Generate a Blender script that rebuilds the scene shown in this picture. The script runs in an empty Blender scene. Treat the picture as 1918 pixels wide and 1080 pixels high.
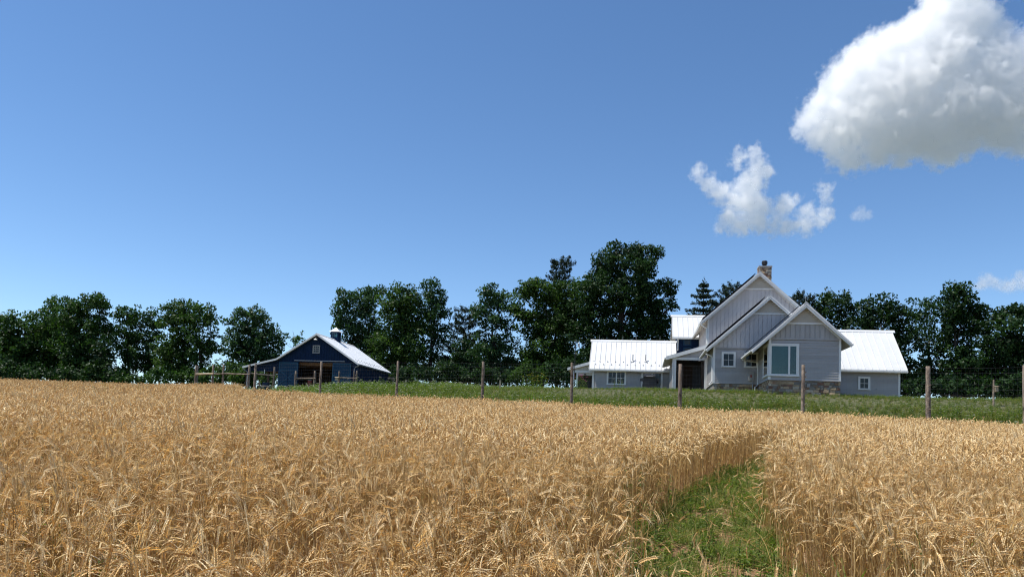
import bpy, math, random
import numpy as np
from mathutils import Vector, Matrix
R = math.radians
sc = bpy.context.scene
C = sc.collection
rnd = random.Random(7)
rng = np.random.default_rng(11)

# ------------------------------------------------------------------ camera, sky, sun, exposure
F_PX, CX, CY, EYE = 1440.0, 959.0, 719.0, 1.7
PITCH, ROLL = R(4.0), R(2.2)
cam = bpy.data.cameras.new('camera')
cam.sensor_fit = 'HORIZONTAL'; cam.sensor_width = 36.0
cam.lens = 36.0 * F_PX / 1918.0
cam.shift_y = (CY - 540.0) / 1918.0
cam.clip_start = 0.05; cam.clip_end = 30000
camo = bpy.data.objects.new('camera', cam); C.objects.link(camo)
CM = Matrix.Rotation(math.pi / 2 + PITCH, 3, 'X') @ Matrix.Rotation(ROLL, 3, 'Z')
camo.matrix_world = Matrix.Translation((0, 0, EYE)) @ CM.to_4x4()
sc.camera = camo

SUN_EL, SUN_AHEAD = R(65), R(-2.5)        # high sun, straight from the left
to_sun = Vector((-math.cos(SUN_AHEAD) * math.cos(SUN_EL), math.sin(SUN_AHEAD) * math.cos(SUN_EL), math.sin(SUN_EL)))
world = bpy.data.worlds.new('World'); sc.world = world; world.use_nodes = True
wn = world.node_tree.nodes; wl = world.node_tree.links; wn.clear()
sky = wn.new('ShaderNodeTexSky'); sky.sky_type = 'NISHITA'; sky.sun_disc = False
sky.sun_elevation = SUN_EL
sky.sun_rotation = math.atan2(to_sun.x, to_sun.y)
sky.altitude = 200; sky.air_density = 0.82; sky.dust_density = 0.0; sky.ozone_density = 2.3
hs = wn.new('ShaderNodeHueSaturation'); hs.inputs['Saturation'].default_value = 1.13
bgn = wn.new('ShaderNodeBackground'); bgn.inputs['Strength'].default_value = 0.124
wo = wn.new('ShaderNodeOutputWorld')
wl.new(sky.outputs[0], hs.inputs['Color']); wl.new(hs.outputs[0], bgn.inputs[0]); wl.new(bgn.outputs[0], wo.inputs[0])
sl = bpy.data.lights.new('sun', 'SUN'); sl.energy = 5.0; sl.angle = R(0.53); sl.color = (1.0, 0.955, 0.88)
slo = bpy.data.objects.new('sun', sl); C.objects.link(slo)
slo.rotation_euler = (-to_sun).to_track_quat('-Z', 'Y').to_euler()
slo.location = (-60, 20, 120)
vs = sc.view_settings
vs.view_transform = 'Standard'; vs.look = 'None'; vs.exposure = 0.42; vs.gamma = 1.0; vs.use_curve_mapping = False
sc.cycles.max_bounces = 16; sc.cycles.volume_bounces = 14; sc.cycles.transparent_max_bounces = 12
sc.cycles.diffuse_bounces = 3; sc.cycles.glossy_bounces = 3
sc.cycles.sample_clamp_indirect = 6.0
sc.cycles.use_denoising = True; sc.cycles.denoising_prefilter = 'FAST'; sc.cycles.denoising_input_passes = 'RGB_ALBEDO_NORMAL'; sc.cycles.filter_width = 1.15

# ------------------------------------------------------------------ helpers
def at(px, py, D):
    """point of the place seen in direction (px, py) of the photograph at D metres ahead"""
    d = CM @ Vector(((px - CX) / F_PX, -(py - CY) / F_PX, -1.0))
    return Vector((0, 0, EYE)) + d * (D / d.y)

CMI = np.array(CM.transposed())
def proj(P):
    q = (P - np.array([0, 0, EYE])) @ CMI.T
    return CX + F_PX * q[:, 0] / -q[:, 2], CY - F_PX * q[:, 1] / -q[:, 2], -q[:, 2]

def tag(o, label=None, cat=None, group=None, kind=None):
    if label: o['label'] = label
    if cat: o['category'] = cat
    if group: o['group'] = group
    if kind: o['kind'] = kind
    return o

def empty(name, loc, rz=0.0):
    o = bpy.data.objects.new(name, None); C.objects.link(o)
    o.location = loc; o.rotation_euler = (0, 0, rz); o.empty_display_size = 0.3
    return o

def unit(v):
    l = math.sqrt(sum(c * c for c in v)) or 1.0
    return tuple(c / l for c in v)

class MB:
    """collects faces and links them as ONE mesh object"""
    def __init__(s): s.v = []; s.f = []; s.m = []; s.smooth = False
    def add(s, vs, fs, m=0):
        n = len(s.v); s.v += [tuple(p) for p in vs]
        s.f += [tuple(i + n for i in f) for f in fs]; s.m += [m] * len(fs)
    def hexa(s, p, m=0):     # 8 points: bottom 4 (ccw), top 4
        s.add(p, [(3, 2, 1, 0), (4, 5, 6, 7), (0, 1, 5, 4), (1, 2, 6, 5), (2, 3, 7, 6), (3, 0, 4, 7)], m)
    def box(s, x0, x1, y0, y1, z0, z1, m=0):
        s.hexa([(x0, y0, z0), (x1, y0, z0), (x1, y1, z0), (x0, y1, z0), (x0, y0, z1), (x1, y0, z1), (x1, y1, z1), (x0, y1, z1)], m)
    def fbox(s, fr, a0, a1, b0, b1, z0, z1, m=0):
        s.hexa([fr(a0, b1, z0), fr(a1, b1, z0), fr(a1, b0, z0), fr(a0, b0, z0), fr(a0, b1, z1), fr(a1, b1, z1), fr(a1, b0, z1), fr(a0, b0, z1)], m)
    def prism(s, fr, poly, b0, b1, m=0):
        n = len(poly)
        vs = [fr(a, b1, z) for a, z in poly] + [fr(a, b0, z) for a, z in poly]
        fs = [tuple(range(n)), tuple(range(2 * n - 1, n - 1, -1))]
        fs += [(i, i + n, (i + 1) % n + n, (i + 1) % n) for i in range(n)]
        s.add(vs, fs, m)
    def tube(s, pts, rad, sides=6, m=0, cap=True):
        pts = [Vector(p) for p in pts]
        if not isinstance(rad, (list, tuple)): rad = [rad] * len(pts)
        base = len(s.v)
        for i, p in enumerate(pts):
            d = (pts[min(i + 1, len(pts) - 1)] - pts[max(i - 1, 0)]).normalized()
            a = d.cross(Vector((0, 0, 1)) if abs(d.z) < 0.9 else Vector((1, 0, 0))).normalized(); b = d.cross(a)
            for k in range(sides):
                t = 2 * math.pi * k / sides
                s.v.append(tuple(p + (a * math.cos(t) + b * math.sin(t)) * rad[i]))
        for i in range(len(pts) - 1):
            for k in range(sides):
                k2 = (k + 1) % sides
                s.f.append((base + i * sides + k, base + i * sides + k2, base + (i + 1) * sides + k2, base + (i + 1) * sides + k)); s.m.append(m)
        if cap:
            s.f.append(tuple(base + k for k in range(sides))); s.m.append(m)
            s.f.append(tuple(base + (len(pts) - 1) * sides + k for k in reversed(range(sides)))); s.m.append(m)
    def build(s, name, mats, parent=None, off=(0, 0, 0), smooth=False):
        me = bpy.data.meshes.new(name)
        me.from_pydata([(x - off[0], y - off[1], z - off[2]) for x, y, z in s.v], [], s.f)
        if not isinstance(mats, (list, tuple)): mats = [mats]
        for q in mats: me.materials.append(q)
        if len(mats) > 1: me.polygons.foreach_set('material_index', s.m)
        if smooth: me.polygons.foreach_set('use_smooth', [True] * len(s.f))
        me.validate(); me.update()
        o = bpy.data.objects.new(name, me); C.objects.link(o)
        if parent is not None: o.parent = parent
        return o

def np_mesh(name, V, Fq, mats, col=None, parent=None, midx=None, smooth=False):
    """fast mesh from numpy arrays; Fq (n,3) or (n,4); col = per-face value stored as an attribute"""
    me = bpy.data.meshes.new(name)
    V = np.asarray(V, dtype=np.float32); Fq = np.asarray(Fq, dtype=np.int32)
    n, k = Fq.shape
    me.vertices.add(len(V)); me.vertices.foreach_set('co', V.ravel())
    me.loops.add(n * k); me.loops.foreach_set('vertex_index', Fq.ravel())
    me.polygons.add(n); me.polygons.foreach_set('loop_start', np.arange(n, dtype=np.int32) * k)
    me.polygons.foreach_set('loop_total', np.full(n, k, dtype=np.int32))
    for q in (mats if isinstance(mats, (list, tuple)) else [mats]): me.materials.append(q)
    if midx is not None: me.polygons.foreach_set('material_index', np.asarray(midx, dtype=np.int32))
    if smooth: me.polygons.foreach_set('use_smooth', np.ones(n, dtype=bool))
    if col is not None:
        at_ = me.attributes.new('tint', 'FLOAT', 'FACE'); at_.data.foreach_set('value', np.asarray(col, dtype=np.float32))
    me.update(); me.validate()
    o = bpy.data.objects.new(name, me)
    if parent != 'none':
        C.objects.link(o)
        if parent is not None: o.parent = parent
    return o

# ------------------------------------------------------------------ materials
def nodes(name):
    m = bpy.data.materials.new(name); m.use_nodes = True
    t = m.node_tree; return m, t.nodes, t.links, t.nodes['Principled BSDF']

def mat(name, c1, c2=None, scale=3.0, rough=0.6, bump=0.0, bscale=None, metal=0.0, spec=0.4, stretch=(1, 1, 1), detail=5.0, rand=0.0):
    m, N, L, P = nodes(name)
    P.inputs['Roughness'].default_value = rough; P.inputs['Metallic'].default_value = metal
    P.inputs['Specular IOR Level'].default_value = spec
    if c2 is None: c2 = tuple(c * 0.85 for c in c1)
    tc = N.new('ShaderNodeTexCoord'); mp = N.new('ShaderNodeMapping'); mp.inputs['Scale'].default_value = stretch
    L.new(tc.outputs['Object'], mp.inputs[0])
    nz = N.new('ShaderNodeTexNoise'); nz.inputs['Scale'].default_value = scale; nz.inputs['Detail'].default_value = detail
    L.new(mp.outputs[0], nz.inputs['Vector'])
    rp = N.new('ShaderNodeValToRGB'); rp.color_ramp.elements[0].position = 0.3; rp.color_ramp.elements[1].position = 0.7
    rp.color_ramp.elements[0].color = (*c1, 1); rp.color_ramp.elements[1].color = (*c2, 1)
    L.new(nz.outputs['Fac'], rp.inputs[0])
    out = rp.outputs[0]
    if rand:
        oi = N.new('ShaderNodeObjectInfo'); mr = N.new('ShaderNodeMapRange')
        mr.inputs[3].default_value = 1 - rand; mr.inputs[4].default_value = 1 + rand
        L.new(oi.outputs['Random'], mr.inputs[0])
        mx = N.new('ShaderNodeVectorMath'); mx.operation = 'SCALE'
        L.new(out, mx.inputs[0]); L.new(mr.outputs[0], mx.inputs['Scale']); out = mx.outputs[0]
    L.new(out, P.inputs['Base Color'])
    if bump:
        n2 = N.new('ShaderNodeTexNoise'); n2.inputs['Scale'].default_value = bscale or scale * 4; n2.inputs['Detail'].default_value = 6
        L.new(mp.outputs[0], n2.inputs['Vector'])
        b = N.new('ShaderNodeBump'); b.inputs['Strength'].default_value = bump; b.inputs['Distance'].default_value = 0.02
        L.new(n2.outputs['Fac'], b.inputs['Height']); L.new(b.outputs[0], P.inputs['Normal'])
    return m

def leafmat(name, cols, trans=0.35, rough=0.55, tcol=None, attr='tint', rand=0.0, spec=0.14):
    """two-sided thin foliage / straw; colour runs through cols by the per-leaf 'tint' value"""
    m, N, L, P = nodes(name)
    P.inputs['Roughness'].default_value = rough; P.inputs['Specular IOR Level'].default_value = spec
    a = N.new('ShaderNodeAttribute'); a.attribute_name = attr
    fac = a.outputs['Fac']
    if rand:
        oi = N.new('ShaderNodeObjectInfo'); md = N.new('ShaderNodeMath'); md.operation = 'MULTIPLY_ADD'
        md.inputs[1].default_value = rand; L.new(oi.outputs['Random'], md.inputs[0]); L.new(fac, md.inputs[2])
        sb = N.new('ShaderNodeMath'); sb.operation = 'SUBTRACT'; sb.inputs[1].default_value = rand / 2
        L.new(md.outputs[0], sb.inputs[0]); fac = sb.outputs[0]
    rp = N.new('ShaderNodeValToRGB'); cr = rp.color_ramp
    for i, c in enumerate(cols):
        e = cr.elements[i] if i < 2 else cr.elements.new(0.5)
        e.position = i / (len(cols) - 1) if i < 2 else i / (len(cols) - 1)
        e.color = (*c, 1)
    if len(cols) > 2:
        cr.elements[0].position = 0.0
        for i, c in enumerate(cols):
            cr.elements[i].position = i / (len(cols) - 1); 
        for i, c in enumerate(cols): cr.elements[i].color = (*c, 1)
    L.new(fac, rp.inputs[0]); L.new(rp.outputs[0], P.inputs['Base Color'])
    tr = N.new('ShaderNodeBsdfTranslucent')
    tm = N.new('ShaderNodeMix'); tm.data_type = 'RGBA'; tm.blend_type = 'MULTIPLY'; tm.inputs[0].default_value = 1.0
    L.new(rp.outputs[0], tm.inputs[6]); tm.inputs[7].default_value = (*(tcol or (1.3, 1.5, 0.6)), 1)
    L.new(tm.outputs[2], tr.inputs[0])
    ms = N.new('ShaderNodeMixShader'); ms.inputs[0].default_value = trans
    L.new(P.outputs[0], ms.inputs[1]); L.new(tr.outputs[0], ms.inputs[2])
    L.new(ms.outputs[0], N['Material Output'].inputs['Surface'])
    return m

M = {}
M['grey'] = mat('grey_siding_paint', (0.385, 0.375, 0.37), (0.345, 0.335, 0.33), 1.2, 0.55, 0.12, 30, rand=0.07)
M['pale'] = mat('pale_grey_boards', (0.56, 0.53, 0.52), (0.51, 0.485, 0.475), 1.2, 0.55, 0.12, 30, rand=0.05)  # lighter grey for the boards of the middle and tall gables
M['trim'] = mat('white_trim_paint', (0.74, 0.74, 0.72), (0.68, 0.68, 0.66), 2.0, 0.45, 0.05, 20)
M['cream'] = mat('cream_soffit_paint', (0.52, 0.48, 0.40), (0.46, 0.42, 0.35), 2.0, 0.55)
M['roofw'] = mat('white_standing_seam_metal', (0.60, 0.61, 0.615), (0.54, 0.55, 0.555), 0.7, 0.36, 0.05, 3, spec=0.4, stretch=(1, 1, 1), rand=0.03)
M['roofb'] = mat('bright_white_barn_metal', (0.86, 0.87, 0.88), (0.82, 0.83, 0.84), 0.7, 0.35, spec=0.5)
M['solar'] = mat('solar_panel_glass', (0.008, 0.009, 0.013), (0.012, 0.013, 0.018), 2.0, 0.65, spec=0.08)
M['dark'] = mat('charcoal_and_room_shade', (0.022, 0.024, 0.028), (0.016, 0.018, 0.02), 3.0, 0.5)  # charcoal porch walls, and the painted shade of the room behind the corner window
M['glass'] = mat('dark_window_glass', (0.012, 0.016, 0.02), (0.018, 0.022, 0.026), 0.8, 0.05, spec=0.3)
M['curtain'] = mat('green_grey_blind_fabric', (0.075, 0.155, 0.15), (0.10, 0.19, 0.18), 1.5, 0.8)
M['navy'] = mat('navy_siding_paint', (0.0062, 0.0215, 0.060), (0.0045, 0.016, 0.046), 1.5, 0.7, 0.12, 20, spec=0.15, rand=0.1)
M['teal'] = mat('blue_door_paint', (0.016, 0.053, 0.098), (0.013, 0.043, 0.082), 1.5, 0.7, 0.12, 20, spec=0.15)
M['brace'] = mat('pale_blue_brace_paint', (0.030, 0.085, 0.135), (0.025, 0.072, 0.118), 1.5, 0.7, spec=0.15)
M['guard'] = mat('pale_grey_guard_metal', (0.40, 0.41, 0.41), (0.36, 0.37, 0.37), 4.0, 0.5)
M['mortar'] = mat('mortar', (0.22, 0.20, 0.17), (0.17, 0.155, 0.135), 8.0, 0.9, 0.4, 40)
M['metal'] = mat('grey_galvanised_metal', (0.33, 0.34, 0.35), (0.27, 0.28, 0.29), 6.0, 0.45, metal=0.3)
M['black'] = mat('black_metal', (0.012, 0.012, 0.013), (0.02, 0.02, 0.022), 5.0, 0.42)
M['redp'] = mat('faded_red_paint', (0.30, 0.045, 0.03), (0.22, 0.035, 0.025), 5.0, 0.5)
M['wood'] = mat('weathered_post_wood', (0.34, 0.265, 0.20), (0.055, 0.040, 0.030), 8.0, 0.9, 1.0, 25, stretch=(1, 1, 0.45), rand=0.2)
M['newwood'] = mat('fresh_sawn_wood', (0.48, 0.38, 0.25), (0.38, 0.29, 0.18), 8.0, 0.8, 0.4, 30, stretch=(0.4, 1, 1), rand=0.12)
M['darkwood'] = mat('dark_brown_timber', (0.055, 0.032, 0.02), (0.035, 0.02, 0.013), 5.0, 0.8, 0.4, 30)
M['ceilwood'] = mat('warm_plank_timber', (0.20, 0.10, 0.045), (0.14, 0.07, 0.03), 4.0, 0.75, 0.3, 30)
M['wire'] = mat('galvanised_wire', (0.22, 0.22, 0.22), (0.17, 0.17, 0.17), 5.0, 0.5, metal=0.4)
M['conc'] = mat('concrete', (0.36, 0.35, 0.33), (0.28, 0.27, 0.26), 6.0, 0.85, 0.3, 40)
STONE = [mat('stone_%s' % n, a, b, 9.0, 0.85, 0.8, 30, rand=0.3) for n, a, b in (
    ('tan', (0.40, 0.30, 0.19), (0.28, 0.205, 0.13)), ('grey', (0.27, 0.245, 0.215), (0.18, 0.165, 0.145)),
    ('brown', (0.23, 0.145, 0.095), (0.15, 0.095, 0.062)), ('pale', (0.47, 0.41, 0.32), (0.36, 0.31, 0.24)),
    ('rust', (0.22, 0.115, 0.075), (0.15, 0.08, 0.055)))]
M['bark'] = mat('tree_bark', (0.060, 0.047, 0.037), (0.030, 0.024, 0.020), 5.0, 0.95, 0.9, 18, stretch=(1, 1, 0.3))
M['leaf_a'] = leafmat('broadleaf_foliage', [(0.016, 0.040, 0.011), (0.031, 0.074, 0.016), (0.058, 0.115, 0.026)], 0.28, 0.5)
M['leaf_b'] = leafmat('olive_broadleaf_foliage', [(0.017, 0.041, 0.010), (0.036, 0.076, 0.016), (0.062, 0.112, 0.025)], 0.34, 0.5)
M['leaf_c'] = leafmat('blue_green_walnut_foliage', [(0.017, 0.040, 0.016), (0.030, 0.070, 0.027), (0.055, 0.105, 0.045)], 0.32, 0.45)
M['leaf_d'] = leafmat('dark_oak_foliage', [(0.009, 0.024, 0.009), (0.017, 0.042, 0.012), (0.030, 0.066, 0.018)], 0.25, 0.5)
M['needle'] = leafmat('conifer_needles', [(0.012, 0.024, 0.014), (0.020, 0.038, 0.022), (0.034, 0.058, 0.032)], 0.12, 0.6, (1.1, 1.2, 0.8))
M['ear'] = leafmat('ripe_wheat_ears', [(0.57, 0.385, 0.165), (0.77, 0.57, 0.275), (0.89, 0.765, 0.49)], 0.30, 0.55, (1.1, 0.95, 0.65), rand=0.25)
M['straw'] = leafmat('wheat_straw', [(0.33, 0.195, 0.065), (0.49, 0.335, 0.135), (0.67, 0.52, 0.27)], 0.24, 0.5, (1.1, 0.9, 0.55), rand=0.25)
M['grass'] = leafmat('meadow_grass', [(0.100, 0.112, 0.026), (0.170, 0.180, 0.044), (0.34, 0.30, 0.12)], 0.38, 0.55, (1.2, 1.4, 0.5), rand=0.35)
M['weed'] = leafmat('broad_weed_leaves', [(0.062, 0.098, 0.022), (0.112, 0.162, 0.038), (0.21, 0.245, 0.068)], 0.35, 0.5, (1.2, 1.5, 0.5), rand=0.3)
M['lush'] = leafmat('fresh_green_grass', [(0.075, 0.110, 0.025), (0.140, 0.185, 0.044), (0.30, 0.29, 0.10)], 0.40, 0.5, (1.2, 1.5, 0.5), rand=0.3)
M['petal'] = leafmat('white_flower_heads', [(0.55, 0.55, 0.48), (0.70, 0.70, 0.64)], 0.3, 0.7, (1, 1, 1))
M['pink'] = leafmat('pink_flower_heads', [(0.55, 0.10, 0.30), (0.65, 0.20, 0.42)], 0.3, 0.7, (1, 1, 1))
M['yellow'] = leafmat('yellow_flower_heads', [(0.45, 0.38, 0.04), (0.58, 0.50, 0.08)], 0.3, 0.7, (1, 1, 1))

# ------------------------------------------------------------------ the ground
FX0, FY0 = 18.43, 34.0                        # a post of the field fence, and the fence's direction
FDX, FDY = -0.9432, 0.3322
def fence_s(x, y): return (x - FX0) * 0.3322 + (y - FY0) * 0.9432
def sstep(t): t = np.clip(t, 0, 1); return t * t * (3 - 2 * t)
def ground(x, y):
    x = np.asarray(x, dtype=float); y = np.asarray(y, dtype=float)
    yy = np.clip(y, -40, 115)
    z = yy * (0.0746 - 0.000214 * np.abs(yy))
    t = np.clip(y - 115, 0, 250); z = z + 0.045 * t - 0.0003 * t * t
    A = np.interp(x, [-60, -53, -32, -21, -15, 0, 10, 18, 60], [-0.3, -0.25, 0.05, 0.4, 0.95, 1.75, 2.02, 1.98, 2.25])
    fade = 1 - sstep((y - 95) / 120)
    z = z + A * sstep((fence_s(x, y) - 0.6) / 13.0) * fade
    z = z + np.interp(x, [-45, -30, -12, 0], [0, 0.7, 0.7, 0]) * sstep((fence_s(x, y) - 18) / 14.0) * fade
    z = z + 0.05 * np.sin(x * 0.37 + y * 0.11) * np.cos(y * 0.23 - x * 0.07) * sstep((y - 3) / 15)
    return z
def gz(x, y): return float(ground(x, y))

PATH = np.array([(1.22, 4.0, .72), (1.73, 7.0, .70), (2.32, 9.0, .68), (3.32, 11.7, .62), (4.45, 14.4, .48), (5.4, 16.4, .36), (6.5, 18.6, .30), (8.3, 22.4, .24), (10.4, 26.0, .18), (12.6, 29.5, .10)])
def path_d(x, y):
    """distance to the trodden path's centre line minus its half width (negative inside)"""
    x = np.asarray(x, float); y = np.asarray(y, float); best = np.full(x.shape, 1e9)
    for i in range(len(PATH) - 1):
        ax, ay, aw = PATH[i]; bx, by, bw = PATH[i + 1]
        t = np.clip(((x - ax) * (bx - ax) + (y - ay) * (by - ay)) / ((bx - ax) ** 2 + (by - ay) ** 2), 0, 1)
        d = np.hypot(x - ax - t * (bx - ax), y - ay - t * (by - ay)) - (aw + t * (bw - aw))
        best = np.minimum(best, d)
    return best

YARD = [(-16.3, 46.4), (-21.8, 61.2), (-28.4, 65.3), (-80, 84.5)]     # field edge beyond the fence's last post
def in_field(x, y):
    x = np.asarray(x, float); y = np.asarray(y, float)
    edge = np.interp(-x, [-p[0] for p in YARD][0:1] + [-p[0] for p in YARD[1:]], [p[1] for p in YARD])
    left = (x < -16.3) & (y < edge)
    right = (x >= -16.3) & (fence_s(x, y) < -0.45)
    return left | right

def axis(parts):
    out = []
    for a, b, st in parts: out += list(np.arange(a, b, st))
    return np.array(out + [parts[-1][1]])
gx = axis([(-2500, -300, 220), (-300, -100, 20), (-100, 100, 1.25), (100, 300, 20), (300, 2500, 220)])
gy = axis([(-300, -20, 28), (-20, 0, 4), (0, 30, 0.5), (30, 120, 1.25), (120, 400, 14), (400, 4000, 300)])
XX, YY = np.meshgrid(gx, gy); ZZ = ground(XX, YY)
ni, nj = len(gy), len(gx)
idx = np.arange(ni * nj).reshape(ni, nj)
GF = np.stack([idx[:-1, :-1], idx[:-1, 1:], idx[1:, 1:], idx[1:, :-1]], -1).reshape(-1, 4)
GV = np.stack([XX, YY, ZZ], -1).reshape(-1, 3)
fc = GV[GF].mean(1)
soil = in_field(fc[:, 0], fc[:, 1])
M['soil'] = mat('field_soil_and_chaff', (0.30, 0.17, 0.085), (0.14, 0.075, 0.036), 9.0, 0.95, 1.0, 45, detail=9)
M['turf'] = mat('rough_turf', (0.055, 0.064, 0.026), (0.095, 0.090, 0.042), 0.8, 0.95, 0.8, 12)
go = np_mesh('ground', GV, GF, [M['soil'], M['turf']], midx=np.where(soil, 0, 1), smooth=True)
tag(go, kind='structure')

# ------------------------------------------------------------------ the farmhouse
HO = (16.0705, 48.0); HPSI = R(9.5); HZ = 5.2
house = empty('farmhouse', (HO[0], HO[1], HZ), -HPSI)
tag(house, 'grey board and batten farmhouse with white metal roofs, stepped gables and stone chimney', 'house')
HOFF = (0, 0, HZ)
def FRONT(v): return lambda a, b, z: (a, v - b, z)
def LEFT(u): return lambda a, b, z: (u - b, a, z)
def RIGHT(u): return lambda a, b, z: (u + b, a, z)
def hb(mb, name, m, parent=house, off=HOFF, smooth=False): return mb.build(name, m, parent, off, smooth)

def clapboards(parent, fr, a0, a1, z0, z1, m, off, step=0.155, topf=None):
    z = z0
    while z < z1 - 0.02:
        zt = min(z + step + 0.012, z1)
        if topf:
            lim = topf(z)
            b0, b1 = max(a0, lim[0]), min(a1, lim[1])
        else: b0, b1 = a0, a1
        if b1 - b0 > 0.1:
            mb = MB()
            mb.hexa([fr(b0, 0.042, z), fr(b1, 0.042, z), fr(b1, 0.001, z), fr(b0, 0.001, z),
                     fr(b0, 0.008, zt), fr(b1, 0.008, zt), fr(b1, 0.001, zt), fr(b0, 0.001, zt)])
            mb.build('clapboard', m, parent, off)
        z += step
def battens(parent, fr, a0, a1, zb, zt, m, off, step=0.28, w=0.045, d=0.024):
    n = int((a1 - a0) / step); st = (a1 - a0) / n
    for i in range(n + 1):
        a = a0 + i * st
        b_ = zb(a) if callable(zb) else zb; t_ = zt(a) if callable(zt) else zt
        if t_ - b_ > 0.08:
            mb = MB(); mb.fbox(fr, a - w / 2, a + w / 2, 0.001, d, b_, t_); mb.build('batten', m, parent, off)

def boards(parent, fr, a0, a1, zb, zt, m, off, step=0.28, gap=0.032, d=0.045):
    n = int((a1 - a0) / step); st = (a1 - a0) / n
    for i in range(n):
        l, r_ = a0 + i * st + gap / 2, a0 + (i + 1) * st - gap / 2
        t0, t1, tm = zt(l), zt(r_), zt((l + r_) / 2)
        b_ = zb(l) if callable(zb) else zb
        if max(t0, t1) - b_ < 0.1: continue
        t0, t1 = max(t0, b_ + .02), max(t1, b_ + .02)
        mb = MB(); mb.hexa([fr(l, d, b_), fr(r_, d, b_), fr(r_, 0.001, b_), fr(l, 0.001, b_), fr(l, d, t0), fr(r_, d, t1), fr(r_, 0.001, t1), fr(l, 0.001, t0)])
        mb.build('board', m, parent, off)

def part(name, m, parent, off, *boxes):
    mb = MB()
    for q in boxes: mb.fbox(*q)
    return mb.build(name, m, parent, off)

def window(parent, fr, a0, a1, z0, z1, off, sashes=1, cols=2, rows=2, casing=0.09, label=None, frame_m=None, curtain=False, muntin=0.022):
    fm = frame_m or M['trim']
    mb = MB()
    mb.fbox(fr, a0, a0 + casing, 0.002, 0.075, z0 + 0.06, z1); mb.fbox(fr, a1 - casing, a1, 0.002, 0.075, z0 + 0.06, z1)
    mb.fbox(fr, a0 + casing, a1 - casing, 0.002, 0.075, z1 - casing, z1)
    mb.fbox(fr, a0 - 0.02, a1 + 0.02, 0.002, 0.105, z0, z0 + 0.06)
    w = mb.build('window', fm, parent, off)
    if label: w['label'] = label
    x0, x1, y0, y1 = a0 + casing, a1 - casing, z0 + 0.06, z1 - casing
    ws = (x1 - x0) / sashes
    for i in range(sashes):
        p, q = x0 + i * ws, x0 + (i + 1) * ws
        s = 0.05
        mb = MB()
        mb.fbox(fr, p, p + s, 0.002, 0.065, y0, y1); mb.fbox(fr, q - s, q, 0.002, 0.065, y0, y1)
        mb.fbox(fr, p + s, q - s, 0.002, 0.065, y0, y0 + s); mb.fbox(fr, p + s, q - s, 0.002, 0.065, y1 - s, y1)
        mb.build('sash', fm, w, off)
        part('pane', M['glass'], w, off, (fr, p + s, q - s, 0.002, 0.050, y0 + s, y1 - s))
        for c in range(1, cols):
            x = p + s + (q - p - 2 * s) * c / cols
            part('muntin', fm, w, off, (fr, x - muntin / 2, x + muntin / 2, 0.0505, 0.061, y0 + s, y1 - s))
        for r in range(1, rows):
            y = y0 + s + (y1 - y0 - 2 * s) * r / rows
            part('muntin', fm, w, off, (fr, p + s, q - s, 0.0508, 0.060, y - muntin / 2, y + muntin / 2))
    return w

def stones(parent, fr, a0, a1, z0, z1, off, hmin=0.10, hmax=0.2, wmin=0.16, wmax=0.42, proud=0.05):
    z = z0
    while z < z1 - 0.03:
        h = min(rnd.uniform(hmin, hmax), z1 - z)
        if z1 - z - h < 0.06: h = z1 - z
        a = a0
        while a < a1 - 0.02:
            w = min(rnd.uniform(wmin, wmax), a1 - a)
            if a1 - a - w < 0.08: w = a1 - a
            j = lambda k=0.014: rnd.uniform(-k, k)
            g = 0.009; b = proud * rnd.uniform(0.5, 1.0)
            mb = MB()
            p = []
            for (x, y) in ((a + g, z + g), (a + w - g, z + g), (a + w - g, z + h - g), (a + g, z + h - g)):
                p.append((x + j(), y + j()))
            cxx, czz = a + w / 2, z + h / 2
            inner = [(cxx + (x - cxx) * 0.8, czz + (y - czz) * 0.76) for x, y in p]
            vs = [fr(x, 0.001, y) for x, y in p] + [fr(x, b * 0.65, y) for x, y in p] + [fr(x, b + j(0.012), y) for x, y in inner]
            fs = []
            for base in (0, 4):
                for k in range(4): fs.append((base + k, base + (k + 1) % 4, base + 4 + (k + 1) % 4, base + 4 + k))
            fs.append((8, 9, 10, 11))
            mb.add(vs, fs)
            mb.build('stone', rnd.choices(STONE, (4, 3, 3, 1.5, 1))[0], parent, off)
            a += w
        z += h

def rod(parent, u, v, z, off, h=0.5):
    mb = MB(); mb.tube([(u, v, z), (u, v, z + h * 0.7), (u, v, z + h)], [0.014, 0.011, 0.005], 5)
    mb.tube([(u, v, z + h * 0.45), (u, v, z + h * 0.55)], [0.03, 0.03], 6)
    mb.build('lightning_rod', M['metal'], parent, off)

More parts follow.
